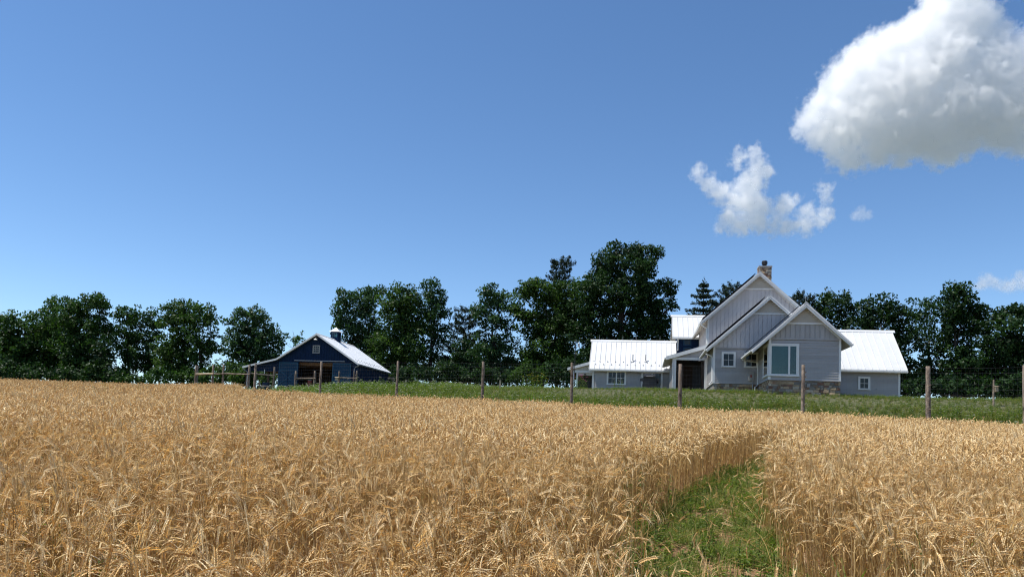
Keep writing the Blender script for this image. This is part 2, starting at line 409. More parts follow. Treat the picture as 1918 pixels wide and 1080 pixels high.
def gable_wing(ua, za, s, uL, uR, wL, wR, v0, v1, zb, zband, ov=0.4, lower=True, back=True, bm='grey', um='grey', step=0.28, rodh=0.5):
    """a wing whose ridge runs away from the camera: shell, boards, roof, rakes, louvre"""
    zt = lambda u: za - s * abs(u - ua)              # top of the roof
    under = lambda u: zt(u) - 0.2                    # where the wall stops
    fr = FRONT(v0)
    mb = MB()
    mb.prism(fr, [(wL, zb), (wR, zb), (wR, under(wR)), (ua, under(ua)), (wL, under(wL))], -0.2, 0.0)
    mb.fbox(LEFT(wL), v0 + 0.2, v1, -0.2, 0.0, zb, under(wL)); mb.fbox(RIGHT(wR), v0 + 0.2, v1, -0.2, 0.0, zb, under(wR))
    if back: mb.prism(FRONT(v1), [(wL, zb), (wR, zb), (wR, under(wR)), (ua, under(ua)), (wL, under(wL))], -0.2, 0.0)
    wall = hb(mb, 'wall', M[bm])
    if lower:
        clapboards(wall, fr, wL + 0.1, wR - 0.1, zb, zband - 0.09, M[bm], HOFF)
        mb = MB(); mb.fbox(fr, wL + 0.1, wR - 0.1, 0.001, 0.07, zband - 0.09, zband); hb(mb, 'band_board', M[bm], wall)
    zl = under(ua) - 1.02                            # louvre band height
    half = (under(ua) - zl) / s
    b0 = zband if lower else zb
    def top(a):
        t = under(a) - 0.01
        return min(t, zl - 0.1) if abs(a - ua) < half + 0.1 / s else t
    if um != bm:
        mb = MB(); mb.prism(fr, [(wL + 0.01, b0), (wR - 0.01, b0), (wR - 0.01, under(wR)), (ua, under(ua)), (wL + 0.01, under(wL))], 0.0008, 0.012)
        hb(mb, 'gable_boarding', M[um], wall)
    boards(wall, FRONT(v0 - (0.012 if um != bm else 0.0)), wL + 0.05, wR - 0.05, b0, top, M[um], HOFF, step)
    # louvre triangle with slats and its white band
    lv = MB(); lv.prism(fr, [(ua - half, zl), (ua + half, zl), (ua, under(ua) - 0.02)], 0.002, 0.061); lo = hb(lv, 'louvre_vent', M['cream'])
    z = zl + 0.03
    while z < under(ua) - 0.2:
        h = (under(ua) - z) / s - 0.06
        sb = MB(); sb.hexa([fr(ua - h, 0.092, z), fr(ua + h, 0.092, z), fr(ua + h, 0.062, z), fr(ua - h, 0.062, z),
                            fr(ua - h + 0.08, 0.067, z + 0.12), fr(ua + h - 0.08, 0.067, z + 0.12), fr(ua + h - 0.08, 0.062, z + 0.12), fr(ua - h + 0.08, 0.062, z + 0.12)])
        hb(sb, 'louvre_slat', M['cream'], lo); z += 0.14
    mb = MB(); mb.fbox(fr, ua - half - 0.12, ua + half + 0.12, 0.002, 0.10, zl - 0.11, zl); hb(mb, 'louvre_band', M['trim'])
    # frieze along the rake, on the wall
    mb = MB()
    for e, w in ((-1, wL), (1, wR)):
        mb.prism(fr, [(ua, under(ua)), (w, under(w)), (w, under(w) - 0.15), (ua, under(ua) - 0.17)] if e < 0 else
                 [(ua, under(ua)), (ua, under(ua) - 0.17), (w, under(w) - 0.15), (w, under(w))], 0.003, 0.075)
    hb(mb, 'frieze_board', M['trim'])
    # roof: metal skin, boarded underside, rake boards, ridge cap
    f2 = FRONT(v0 - ov)
    D = -(v1 - v0 + ov)
    mb = MB()
    for e in (uL, uR): mb.prism(f2, [(e, zt(e)), (ua, za), (ua, za - 0.06), (e, zt(e) - 0.06)], D, 0.012)
    roof = hb(mb, 'roof', M['roofw'])
    mb = MB()
    for e in (uL, uR):
        k = 0.015 if e < ua else -0.015
        mb.prism(f2, [(e + k, zt(e) - 0.063), (ua, za - 0.063), (ua, za - 0.195), (e + k, zt(e) - 0.195)], D, -0.03)
    hb(mb, 'soffit', M['cream'])
    for e in (uL, uR):
        mb = MB()
        mb.prism(f2, [(e, zt(e) - 0.064), (ua, za - 0.064), (ua, za - 0.33), (e, zt(e) - 0.27)], -0.028, 0.008)
        mb.prism(f2, [(e, zt(e) - 0.064), (ua, za - 0.064), (ua, za - 0.15), (e, zt(e) - 0.15)], 0.009, 0.03)
        hb(mb, 'rake_board', M['trim'])
    mb = MB()
    mb.prism(FRONT(v0 - ov - 0.03), [(ua - 0.16, zt(ua - 0.16) + 0.004), (ua - 0.16, zt(ua - 0.16) + 0.035), (ua, za + 0.05), (ua + 0.16, zt(ua + 0.16) + 0.035), (ua + 0.16, zt(ua + 0.16) + 0.004), (ua, za + 0.006)], D, 0.0)
    hb(mb, 'ridge_cap', M['roofw'], roof)
    for e, g in ((uL, -1), (uR, 1)):                 # gutter along each eave
        mb = MB()
        zz = zt(e) - 0.16
        prof = [(e + g * 0.005, zz + 0.1), (e + g * 0.12, zz + 0.1), (e + g * 0.11, zz + 0.02), (e + g * 0.06, zz - 0.02), (e + g * 0.005, zz)]
        if g < 0: prof = prof[::-1]
        mb.prism(f2, prof, D + 0.05, -0.02)
        hb(mb, 'gutter', M['trim'])
    # corner boards
    for w, g in ((wL, -1), (wR, 1)):
        mb = MB(); mb.fbox(fr, *((w - 0.03, w + 0.1) if g < 0 else (w - 0.1, w + 0.03)), 0.001, 0.04, zb, under(w) - 0.02)
        hb(mb, 'corner_board', M['trim'])
    rod(house, ua, v0 - ov + 0.25, za + 0.05, HOFF, rodh)
    return wall, roof, zt

def solar(ua, za, s, uE, v0, v1, rows):
    """black panels on the left-hand slope, standing off the metal"""
    L = math.hypot(1, s); du, dz = 1 / L, s / L       # along the slope, upwards
    nrm = (-dz, du)
    Ltot = (ua - uE) * L
    n = int((v1 - v0) / 1.05)
    pl = (Ltot - 0.5) / rows
    for r in range(rows):
        for i in range(n):
            a0 = 0.28 + r * pl; a1 = a0 + pl - 0.03
            y0 = v0 + i * 1.05; y1 = y0 + 1.02
            pts = []
            for off in (0.11, 0.15):
                for (a, y) in ((a0, y0), (a1, y0), (a1, y1), (a0, y1)):
                    u = uE + a * du + nrm[0] * off; z = za - s * (ua - uE) + a * dz + nrm[1] * off
                    pts.append((u, y, z))
            mb = MB(); mb.hexa(pts); hb(mb, 'solar_panel', M['solar'])

# -- front gable with the corner window and stone base
wF, rF, ztF = gable_wing(2.12, 10.80, 0.93, -1.08, 4.80, 0.0, 4.24, 0.0, 4.42, 5.98, 8.58, back=False)
solar(2.12, 10.80, 0.93, -1.08, 0.0, 4.3, 2)
# -- middle gable
wM, rM, ztM = gable_wing(0.67, 12.13, 0.905, -3.48, 4.84, -2.98, 4.32, 4.45, 9.3, 6.0, 8.50, um='pale')
solar(0.67, 12.13, 0.905, -3.48, 4.6, 9.2, 3)
# -- tall gable at the back
wG, rG, ztG = gable_wing(0.70, 14.86, 0.905, -3.5, 4.9, -2.98, 4.38, 9.5, 18.2, 6.0, 8.5, lower=False, bm='pale', um='pale')
solar(0.70, 14.86, 0.905, -3.5, 9.5, 18.0, 3)
# left-hand faces of the wings
clapboards(wF, LEFT(0.0), 0.1, 4.44, 5.98, 8.1, M['grey'], HOFF)
clapboards(wM, LEFT(-2.98), 4.55, 9.3, 6.0, 8.3, M['grey'], HOFF)
battens(wG, LEFT(-2.98), 9.6, 18.2, 9.35, ztG(-2.98) - 0.2, M['pale'], HOFF, 0.3)
for u, v0, z0, z1 in ((0.0, 0.0, 5.98, 8.4), (-2.98, 4.45, 6.0, 8.5), (-2.98, 9.5, 8.6, 11.2)):
    part('corner_board', M['trim'], house, HOFF, (LEFT(u), v0 - 0.035, v0 + 0.1, 0.001, 0.04, z0, z1))
# water table boards and stone base
part('water_table', M['grey'], house, HOFF, (FRONT(0.0), -0.05, 4.29, 0.001, 0.06, 5.945, 5.978))
part('water_table', M['grey'], house, HOFF, (LEFT(0.0), 0.0, 4.4, 0.001, 0.06, 5.945, 5.978))
mb = MB(); mb.box(0.03, 4.21, 0.03, 4.4, 4.6, 5.944); base = hb(mb, 'stone_base', M['mortar'])
stones(base, FRONT(0.03), -0.02, 4.26, 4.95, 5.94, HOFF)
stones(base, LEFT(0.03), 0.0, 4.4, 4.95, 5.94, HOFF)
mb = MB(); mb.box(-2.95, -0.02, 4.48, 9.3, 5.0, 5.998); base2 = hb(mb, 'stone_base', M['mortar'])
stones(base2, FRONT(4.48), -2.96, -0.05, 5.5, 5.97, HOFF, 0.09, 0.16, 0.14, 0.3, 0.04)
part('foundation_vent', M['conc'], house, HOFF, (FRONT(0.03), 2.28, 2.46, 0.05, 0.075, 5.55, 5.76))
# big corner window: front pair and its return on the left-hand wall, pleated blinds behind the glass
mglass, N_, L_, P_ = nodes('clear_window_glass')
P_.inputs['Base Color'].default_value = (0.55, 0.75, 0.72, 1); P_.inputs['Roughness'].default_value = 0.03; P_.inputs['Specular IOR Level'].default_value = 0.7
tr_ = N_.new('ShaderNodeBsdfTransparent'); tr_.inputs[0].default_value = (0.62, 0.80, 0.78, 1)
fr_ = N_.new('ShaderNodeFresnel'); fr_.inputs[0].default_value = 1.6
gl_ = N_.new('ShaderNodeBsdfGlossy'); gl_.inputs['Roughness'].default_value = 0.02
mx_ = N_.new('ShaderNodeMixShader'); L_.new(fr_.outputs[0], mx_.inputs[0]); L_.new(tr_.outputs[0], mx_.inputs[1]); L_.new(gl_.outputs[0], mx_.inputs[2])
L_.new(mx_.outputs[0], N_['Material Output'].inputs['Surface'])
def big_window(fr, a0, a1, z0, z1, splits, blinds):
    mb = MB(); c = 0.11
    mb.fbox(fr, a0 - 0.03, a0 + c - 0.03, 0.002, 0.10, z0 + 0.08, z1); mb.fbox(fr, a1 - c, a1, 0.002, 0.10, z0 + 0.08, z1)
    mb.fbox(fr, a0 + c - 0.03, a1 - c, 0.002, 0.10, z1 - c, z1); mb.fbox(fr, a0 - 0.05, a1 + 0.03, 0.002, 0.13, z0, z0 + 0.08)
    w = hb(mb, 'window', M['trim']); w['label'] = 'big white framed corner window with vertical blinds'
    x0, x1 = a0 + c - 0.03, a1 - c
    xs = [x0 + (x1 - x0) * t for t in splits]
    for i in range(len(xs) - 1):
        p, q = xs[i], xs[i + 1]; s = 0.055
        mb = MB()
        mb.fbox(fr, p, p + s, 0.002, 0.09, z0 + 0.08, z1 - c); mb.fbox(fr, q - s, q, 0.002, 0.09, z0 + 0.08, z1 - c)
        mb.fbox(fr, p + s, q - s, 0.002, 0.09, z0 + 0.08, z0 + 0.08 + s); mb.fbox(fr, p + s, q - s, 0.002, 0.09, z1 - c - s, z1 - c)
        hb(mb, 'sash', M['trim'], w)
        part('pane', mglass, w, HOFF, (fr, p + s, q - s, 0.068, 0.072, z0 + 0.08 + s, z1 - c - s))
        part('room_shadow', M['dark'], w, HOFF, (fr, p + s, q - s, 0.043, 0.045, z0 + 0.08 + s, z1 - c - s))  # dark sheet standing in for the unlit room behind the pane
        if blinds[i]:
            n = int((q - p - 2 * s) / 0.075); st = (q - p - 2 * s) / n
            for k in range(n):
                a = p + s + k * st
                mb = MB(); mb.hexa([fr(a, 0.048, z0 + 0.15), fr(a + st * 0.92, 0.062, z0 + 0.15), fr(a + st * 0.92, 0.060, z0 + 0.15), fr(a, 0.046, z0 + 0.15),
                                    fr(a, 0.048, z1 - c - s), fr(a + st * 0.92, 0.062, z1 - c - s), fr(a + st * 0.92, 0.060, z1 - c - s), fr(a, 0.046, z1 - c - s)])
                hb(mb, 'blind_slat', M['curtain'], w)
    return w
big_window(FRONT(0.0), 0.0, 1.78, 6.19, 8.24, (0, 0.70, 1.0), (True, False))
big_window(LEFT(0.0), 0.0, 1.85, 6.19, 8.24, (0, 1.0), (False,))
# small windows, meter
window(house, FRONT(4.45), -2.45, -1.51, 7.12, 8.18, HOFF, label='small four pane window left of the downspout')
window(house, FRONT(4.45), -0.95, -0.01, 7.12, 8.18, HOFF, label='small four pane window beside the downspout')
mb = MB(); f_ = FRONT(4.45)
mb.fbox(f_, -0.66, -0.30, 0.03, 0.17, 6.22, 6.80); mb.fbox(f_, -0.68, -0.28, 0.03, 0.20, 6.80, 6.84)
mo = hb(mb, 'meter_box', M['conc'])
part('warning_plate', M['redp'], mo, HOFF, (f_, -0.55, -0.42, 0.171, 0.178, 6.45, 6.62))
mb = MB(); mb.tube([(-0.36, 4.36, 6.22), (-0.36, 4.36, 5.4)], 0.03, 6); hb(mb, 'conduit', M['metal'], mo)
mb = MB()
mb.tube([(-1.1, 3.9, 7.62), (-0.75, 4.2, 7.55), (-0.08, 4.36, 7.50), (-0.04, 4.36, 7.40), (-0.04, 4.36, 5.95), (-0.25, 4.1, 5.75), (-0.28, 4.05, 5.3)], 0.05, 6)
hb(mb, 'downspout', M['trim'])
mb = MB(); mb.tube([(-3.5, 4.35, 8.0), (-3.2, 4.5, 7.9), (-3.05, 4.62, 7.8), (-3.05, 4.62, 6.2), (-3.25, 4.5, 5.9)], 0.045, 6); hb(mb, 'downspout', M['trim'])
mb = MB(); mb.tube([(-3.5, 9.2, 10.78), (-3.25, 9.45, 10.65), (-3.06, 9.6, 10.55), (-3.06, 9.6, 9.4)], 0.045, 6); hb(mb, 'downspout', M['trim'])
# chimney
mb = MB(); mb.box(0.86, 1.74, 10.55, 11.45, 13.2, 15.50); ch = hb(mb, 'chimney', M['mortar'])
stones(ch, FRONT(10.55), 0.83, 1.77, 13.75, 15.49, HOFF, 0.11, 0.2, 0.16, 0.36, 0.045)
stones(ch, LEFT(0.86), 10.55, 11.45, 13.95, 15.49, HOFF, 0.11, 0.2, 0.16, 0.36, 0.045)
mb = MB(); mb.box(0.80, 1.80, 10.49, 11.51, 15.502, 15.60); hb(mb, 'chimney_cap', M['conc'], ch)
mb = MB(); mb.tube([(1.30, 11.0, 15.622), (1.30, 11.0, 15.78)], [0.17, 0.15], 10); mb.tube([(1.30, 11.0, 15.79), (1.30, 11.0, 15.83), (1.30, 11.0, 16.04), (1.30, 11.0, 16.09)], [0.19, 0.22, 0.22, 0.17], 10)
hb(mb, 'chimney_pot', M['black'], ch)

def eave_wing(u0, u1, v0, v1, zb, ve, ze, vr, zr, r0, r1, bm='grey', seam=0.45, clap=True, cap_ext=0.12, guards=False, back=True):
    """a wing whose ridge runs across the view: its roof slopes towards the camera"""
    s = (zr - ze) / (vr - ve); vb = 2 * vr - ve
    zt = lambda v: zr - s * abs(v - vr)
    mb = MB()
    mb.fbox(FRONT(v0), u0, u1, -0.2, 0.0, zb, zt(v0) - 0.2); mb.fbox(FRONT(v1), u0, u1, -0.0, 0.2, zb, zt(v1) - 0.2)
    poly = [(v0 + 0.2, zb), (v1 - 0.2, zb), (v1 - 0.2, zt(v1) - 0.2), (vr, zr - 0.2), (v0 + 0.2, zt(v0) - 0.2)]
    mb.prism(LEFT(u0), poly, -0.2, 0.0); mb.prism(LEFT(u1), poly, 0.0, 0.2)
    wall = hb(mb, 'wall', M[bm])
    if clap: clapboards(wall, FRONT(v0), u0 + 0.08, u1, zb, zt(v0) - 0.3, M[bm], HOFF)
    fl = lambda a, b, z: (b, a, z)
    mb = MB()
    mb.prism(fl, [(ve, ze), (vr, zr), (vr, zr - 0.06), (ve, ze - 0.06)][::-1], r0, r1)
    mb.prism(fl, [(vb, ze), (vr, zr), (vr, zr - 0.06), (vb, ze - 0.06)], r0, r1)
    roof = hb(mb, 'roof', M['roofw'])
    L = math.hypot(vr - ve, zr - ze); dv, dz = (vr - ve) / L, (zr - ze) / L
    n = max(2, round((r1 - r0) / seam)); st = (r1 - r0) / n
    for i in range(n + 1):
        u = r0 + 0.015 + i * (r1 - r0 - 0.03) / n
        mb = MB()
        pts = []
        for (h) in (0.0005, 0.042):
            for (uu, a) in ((u - 0.013, 0.0), (u + 0.013, 0.0), (u + 0.013, L - 0.1), (u - 0.013, L - 0.1)):
                pts.append((uu, ve + a * dv - dz * h, ze + a * dz + dv * h))
        mb.hexa(pts); hb(mb, 'roof_seam', M['roofw'], roof)
    mb = MB()
    for e in (ve, vb):
        k = 0.015 if e < vr else -0.015
        mb.prism(fl, [(e + k, zt(e) - 0.063), (vr, zr - 0.063), (vr, zr - 0.19), (e + k, zt(e) - 0.19)], r0 + 0.02, r1 - 0.02)
    hb(mb, 'soffit', M['cream'])
    for u in (r0 - 0.012, r1 - 0.018):
        mb = MB()
        for e in (ve, vb): mb.prism(fl, [(e, zt(e) - 0.02), (vr, zr - 0.02), (vr, zr - 0.25), (e, zt(e) - 0.22)], u, u + 0.03)
        hb(mb, 'rake_board', M['trim'])
    mb = MB(); mb.box(r0, r1, ve - 0.015, ve + 0.014, ze - 0.21, ze - 0.004); mb.box(r0, r1, ve - 0.11, ve - 0.016, ze - 0.16, ze - 0.07)
    hb(mb, 'gutter', M['trim'])
    mb = MB()
    mb.prism(fl, [(vr - 0.17, zt(vr - 0.17) + 0.045), (vr, zr + 0.065), (vr + 0.17, zt(vr + 0.17) + 0.045), (vr + 0.17, zt(vr + 0.17) + 0.004), (vr, zr + 0.008), (vr - 0.17, zt(vr - 0.17) + 0.004)], r0 - cap_ext, r1 + cap_ext)
    hb(mb, 'ridge_cap', M['roofw'], roof)
    if guards:
        for row, a in ((0, 0.55), (1, 0.95)):
            for i in range(9):
                u = r0 + 0.55 + 0.33 * (1 - row) * 0 + (i + (0.5 if row else 0.0)) * 0.68
                if u > r1 - 0.1: continue
                mb = MB(); v_, z_ = ve + a * dv, ze + a * dz
                mb.hexa([(u - 0.045, v_ - 0.03, z_ + 0.02), (u + 0.045, v_ - 0.03, z_ + 0.02), (u + 0.045, v_ + 0.03, z_ + 0.055), (u - 0.045, v_ + 0.03, z_ + 0.055),
                         (u - 0.03, v_ - 0.025, z_ + 0.09), (u + 0.03, v_ - 0.025, z_ + 0.09), (u + 0.03, v_ + 0.01, z_ + 0.11), (u - 0.03, v_ + 0.01, z_ + 0.11)])
                hb(mb, 'snow_guard', M['guard'], roof)
    return wall, roof, zt

# -- right-hand wing
wR, rR, ztR = eave_wing(4.42, 9.54, 6.0, 12.0, 5.2, 5.6, 7.30, 9.0, 10.46, 4.46, 9.93, cap_ext=0.18)
window(house, FRONT(6.0), 6.85, 7.64, 5.92, 6.84, HOFF, label='small four pane window low in the right wing')
part('corner_board', M['trim'], house, HOFF, (FRONT(6.0), 9.44, 9.57, 0.001, 0.04, 5.2, 7.1))
for u in (4.95, 9.2): rod(house, u, 9.0, 10.5, HOFF)
mb = MB(); mb.tube([(8.05, 5.97, 6.0), (8.05, 5.9, 6.0)], [0.04, 0.03], 8); hb(mb, 'hose_tap', M['metal'])
# -- left-hand low wing
wL, rL, ztL = eave_wing(-11.87, -4.85, 17.0, 22.0, 5.9, 16.5, 7.96, 19.6, 10.83, -12.36, -4.9, guards=True)
window(house, FRONT(17.0), -10.82, -9.16, 6.64, 7.85, HOFF, sashes=2, label='double four pane window in the low left wing')
window(house, FRONT(17.0), -7.86, -6.05, 6.2, 7.85, HOFF, sashes=2, cols=1, rows=1, casing=0.11, label='double glass door in the low left wing')
for u in (-11.7, -9.6, -8.4, -6.3): rod(house, u, 19.6, 10.88, HOFF, 0.42)
for u in (-8.63, -7.53):
    v_, z_ = 17.35, 7.96 + 0.926 * 0.85
    mb = MB(); mb.tube([(u, v_, z_ - 0.05), (u, v_, z_ + 0.55), (u + 0.01, v_, z_ + 0.6)], [0.05, 0.045, 0.05], 8)
    mb.tube([(u, v_, z_ - 0.02), (u, v_, z_ + 0.05)], [0.13, 0.06], 8); hb(mb, 'vent_pipe', M['metal'])
# -- navy stair block behind the low wing
wT, rT, ztT = eave_wing(-4.82, 2.6, 18.7, 22.9, 6.0, 18.3, 11.09, 20.8, 13.36, -5.25, 2.8, bm='navy', clap=True)
window(house, FRONT(18.7), -4.30, -3.62, 10.35, 10.98, HOFF, cols=1, rows=1, casing=0.05, frame_m=M['teal'], label='upper square window in the navy wall')
window(house, FRONT(18.7), -4.30, -3.62, 9.45, 10.2, HOFF, cols=1, rows=1, casing=0.05, frame_m=M['teal'], label='lower square window in the navy wall')
mb = MB(); mb.tube([(-4.78, 18.2, 10.95), (-4.76, 18.55, 10.8), (-4.76, 18.62, 10.6), (-4.76, 18.62, 9.9)], 0.05, 6); hb(mb, 'downspout', M['trim'])
# -- shed-roofed porch between the low wing and the gables
sP = (9.33 - 8.36) / (6.05 - 2.98)
zp = lambda u: 8.36 + sP * (u + 6.05)
fp = FRONT(9.52)
mb = MB(); mb.prism(fp, [(-6.05, zp(-6.05)), (-6.05, zp(-6.05) - 0.06), (-3.0, zp(-3.0) - 0.06), (-3.0, zp(-3.0))], -7.1, 0.02); pr = hb(mb, 'porch_roof', M['roofw'])
mb = MB(); mb.prism(fp, [(-6.03, zp(-6.03) - 0.063), (-6.03, zp(-6.03) - 0.2), (-3.0, zp(-3.0) - 0.2), (-3.0, zp(-3.0) - 0.063)], -7.05, -0.02); hb(mb, 'soffit', M['cream'])
mb = MB(); mb.prism(fp, [(-6.05, zp(-6.05) - 0.063), (-6.05, zp(-6.05) - 0.27), (-3.0, zp(-3.0) - 0.3), (-3.0, zp(-3.0) - 0.063)], -0.018, 0.03); hb(mb, 'rake_board', M['trim'])
mb = MB(); mb.box(-6.16, -6.052, 9.55, 16.45, 8.17, 8.29); hb(mb, 'gutter', M['trim'])
fq = FRONT(9.72)
mb = MB(); mb.prism(fq, [(-5.5, 8.325), (-3.0, 8.325), (-3.0, zp(-3.0) - 0.21), (-5.5, zp(-5.5) - 0.21)], -0.1, 0.0); pw = hb(mb, 'porch_gable', M['grey'])
battens(pw, fq, -5.4, -3.1, 8.33, lambda a: zp(a) - 0.22, M['grey'], HOFF, 0.27)
part('porch_beam', M['trim'], house, HOFF, (fq, -5.56, -3.0, -0.12, 0.05, 8.13, 8.32))
part('porch_post', M['trim'], house, HOFF, (fq, -5.54, -5.27, -0.12, 0.04, 5.6, 8.128))
part('porch_post', M['trim'], house, HOFF, (fq, -3.16, -3.0, -0.12, 0.04, 5.6, 8.128))
mb = MB(); mb.box(-5.5, -5.38, 9.85, 16.95, 5.7, 8.28); pl = hb(mb, 'porch_side_wall', M['grey'])
battens(pl, LEFT(-5.5), 10.0, 16.9, 5.7, 8.2, M['grey'], HOFF, 0.3)
part('corner_board', M['trim'], house, HOFF, (LEFT(-5.5), 9.62, 9.80, 0.001, 0.05, 5.7, 8.12))
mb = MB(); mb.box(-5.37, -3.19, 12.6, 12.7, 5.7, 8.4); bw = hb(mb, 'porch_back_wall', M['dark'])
part('door', M['darkwood'], bw, HOFF, (FRONT(12.6), -4.75, -3.85, 0.001, 0.04, 5.9, 7.95))
mb = MB(); mb.box(-5.5, -3.0, 9.6, 12.6, 5.62, 5.82); hb(mb, 'porch_floor', M['conc'])
# -- small porch at the far left end of the low wing
zq = lambda u: 8.06 + 0.29 * (u + 14.3)
fl_ = FRONT(17.3)
mb = MB(); mb.prism(fl_, [(-14.3, zq(-14.3)), (-14.3, zq(-14.3) - 0.06), (-11.9, zq(-11.9) - 0.06), (-11.9, zq(-11.9))], -4.0, 0.02); hb(mb, 'porch_roof', M['roofw'])
mb = MB(); mb.prism(fl_, [(-14.28, zq(-14.28) - 0.063), (-14.28, zq(-14.28) - 0.2), (-11.9, zq(-11.9) - 0.2), (-11.9, zq(-11.9) - 0.063)], -3.9, -0.02); hb(mb, 'soffit', M['cream'])
mb = MB(); mb.prism(fl_, [(-14.3, zq(-14.3) - 0.063), (-14.3, zq(-14.3) - 0.24), (-11.9, zq(-11.9) - 0.26), (-11.9, zq(-11.9) - 0.063)], -0.018, 0.03); hb(mb, 'rake_board', M['trim'])
fs_ = FRONT(17.5)
mb = MB(); mb.prism(fs_, [(-13.7, 7.86), (-11.9, 7.86), (-11.9, zq(-11.9) - 0.21), (-13.7, zq(-13.7) - 0.21)], -0.1, 0.0); hb(mb, 'porch_gable', M['cream'])
part('porch_beam', M['trim'], house, HOFF, (fs_, -13.85, -11.95, -0.12, 0.05, 7.66, 7.855))
for a in ((-13.82, -13.66), (-13.5, -13.36), (-12.12, -11.93)):
    part('porch_post', M['trim'], house, HOFF, (fs_, a[0], a[1], -0.12, 0.04, 5.8, 7.655))
part('porch_lintel', M['cream'], house, HOFF, (fs_, -13.355, -12.125, -0.1, 0.0, 7.42, 7.654))
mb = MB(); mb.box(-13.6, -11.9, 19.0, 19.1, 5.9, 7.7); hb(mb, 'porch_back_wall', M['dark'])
mb = MB(); mb.tube([(-12.75, 17.43, 7.60), (-12.75, 17.38, 7.52), (-12.75, 17.38, 7.46)], [0.02, 0.09, 0.1], 8); hb(mb, 'porch_lamp', M['black'])

def h2w(u, v, z):
    c, s = math.cos(HPSI), math.sin(HPSI)
    return Vector((HO[0] + u * c + v * s, HO[1] - u * s + v * c, z))

# ------------------------------------------------------------------ the barbecue by the low wing
p = h2w(-7.18, 15.7, 0); p.z = gz(p.x, p.y)
bq = empty('barbecue', p, -HPSI); tag(bq, 'black covered barbecue grill standing before the glass door of the low wing', 'barbecue')
BO = (0, 0, 0); FB = lambda a, b, z: (a, -b, z)
ZB = 7.52 - p.z
mb = MB(); n = 10
prof = [(-0.30, ZB - 0.42), (-0.33, ZB - 0.25), (-0.27, ZB - 0.1), (-0.15, ZB - 0.02), (0, ZB), (0.15, ZB - 0.02), (0.27, ZB - 0.1), (0.33, ZB - 0.25), (0.30, ZB - 0.42)]
mb.prism(lambda a, b, z: (b, a, z), prof, -0.48, 0.48); mb.build('lid', M['black'], bq)
mb = MB(); mb.box(-0.5, 0.5, -0.3, 0.3, ZB - 0.62, ZB - 0.425); mb.build('firebox', M['black'], bq)
mb = MB(); mb.hexa([(-0.62, -0.34, 0.08), (0.62, -0.34, 0.08), (0.62, 0.34, 0.08), (-0.62, 0.34, 0.08), (-0.56, -0.31, ZB - 0.625), (0.56, -0.31, ZB - 0.625), (0.56, 0.31, ZB - 0.625), (-0.56, 0.31, ZB - 0.625)]); mb.build('cover_skirt', M['black'], bq)
for s in (-1, 1):
    mb = MB(); mb.hexa([(s * 0.505 - 0.0, -0.28, ZB - 0.6), (s * 0.80, -0.26, ZB - 0.6), (s * 0.80, 0.26, ZB - 0.6), (s * 0.505, 0.28, ZB - 0.6), (s * 0.505, -0.28, ZB - 0.33), (s * 0.78, -0.25, ZB - 0.42), (s * 0.78, 0.25, ZB - 0.42), (s * 0.505, 0.28, ZB - 0.33)][::1 if s > 0 else 1]); mb.build('side_shelf', M['black'], bq)
mb = MB(); mb.tube([(-0.3, -0.37, ZB - 0.22), (0.3, -0.37, ZB - 0.22)], 0.018, 6); mb.build('handle', M['metal'], bq)

# ------------------------------------------------------------------ the barn
BX, BY, BZ = -17.158, 85.0, 6.55
barn = empty('barn', (BX, BY, BZ), -HPSI)
tag(barn, 'navy blue barn with white metal roof, cupola and open lean to shed', 'barn')
BOFF = (0, 0, BZ)
def bb(mb, name, m, parent=barn): return mb.build(name, m, parent, BOFF)
bf = FRONT(0.0); AU, AZ = -4.85, 12.50
bz = lambda u: AZ - 0.645 * (u - AU) if u > AU else AZ + 0.628 * (u - AU)
BL = 10.4
mb = MB()
mb.prism(bf, [(-9.4, 9.30), (0, 9.30), (0, bz(0) - 0.1), (AU, AZ - 0.1), (-9.4, bz(-9.4) - 0.1)], -0.15, 0)
mb.fbox(bf, -9.4, -7.0, -0.15, 0, 5.2, 9.298); mb.fbox(bf, -2.93, 0, -0.15, 0, 5.2, 9.298)
mb.fbox(RIGHT(0.0), 0.15, BL, -0.15, 0, 5.2, bz(0) - 0.1); mb.fbox(LEFT(-9.4), 0.15, BL, -0.15, 0, 5.2, bz(-9.4) - 0.1)
mb.prism(FRONT(BL + 0.15), [(-9.4, 5.2), (0, 5.2), (0, bz(0) - 0.1), (AU, AZ - 0.1), (-9.4, bz(-9.4) - 0.1)], -0.0, 0.15)
bw_ = bb(mb, 'wall', M['navy'])
battens(bw_, bf, -9.35, -0.05, 9.3, lambda a: bz(a) - 0.12, M['navy'], BOFF, 0.3, 0.05, 0.03)
battens(bw_, RIGHT(0.0), 0.1, BL, 6.2, bz(0) - 0.2, M['navy'], BOFF, 0.4, 0.05, 0.03)
mb = MB(); mb.box(-9.2, -0.2, 0.2, BL - 0.2, 6.3, 6.5); bb(mb, 'floor', M['darkwood'])
mb = MB(); mb.box(-9.2, -0.2, 0.25, BL - 0.2, 9.22, 9.30); lo = bb(mb, 'loft_floor', M['ceilwood'])
for k in range(7):
    mb = MB(); mb.box(-9.2, -0.2, 0.5 + k * 1.5, 0.62 + k * 1.5, 8.98, 9.218); bb(mb, 'joist', M['ceilwood'], lo)
mb = MB(); mb.box(-9.2, -0.2, 6.0, 6.1, 6.5, 9.2); bb(mb, 'inner_partition', M['darkwood'])
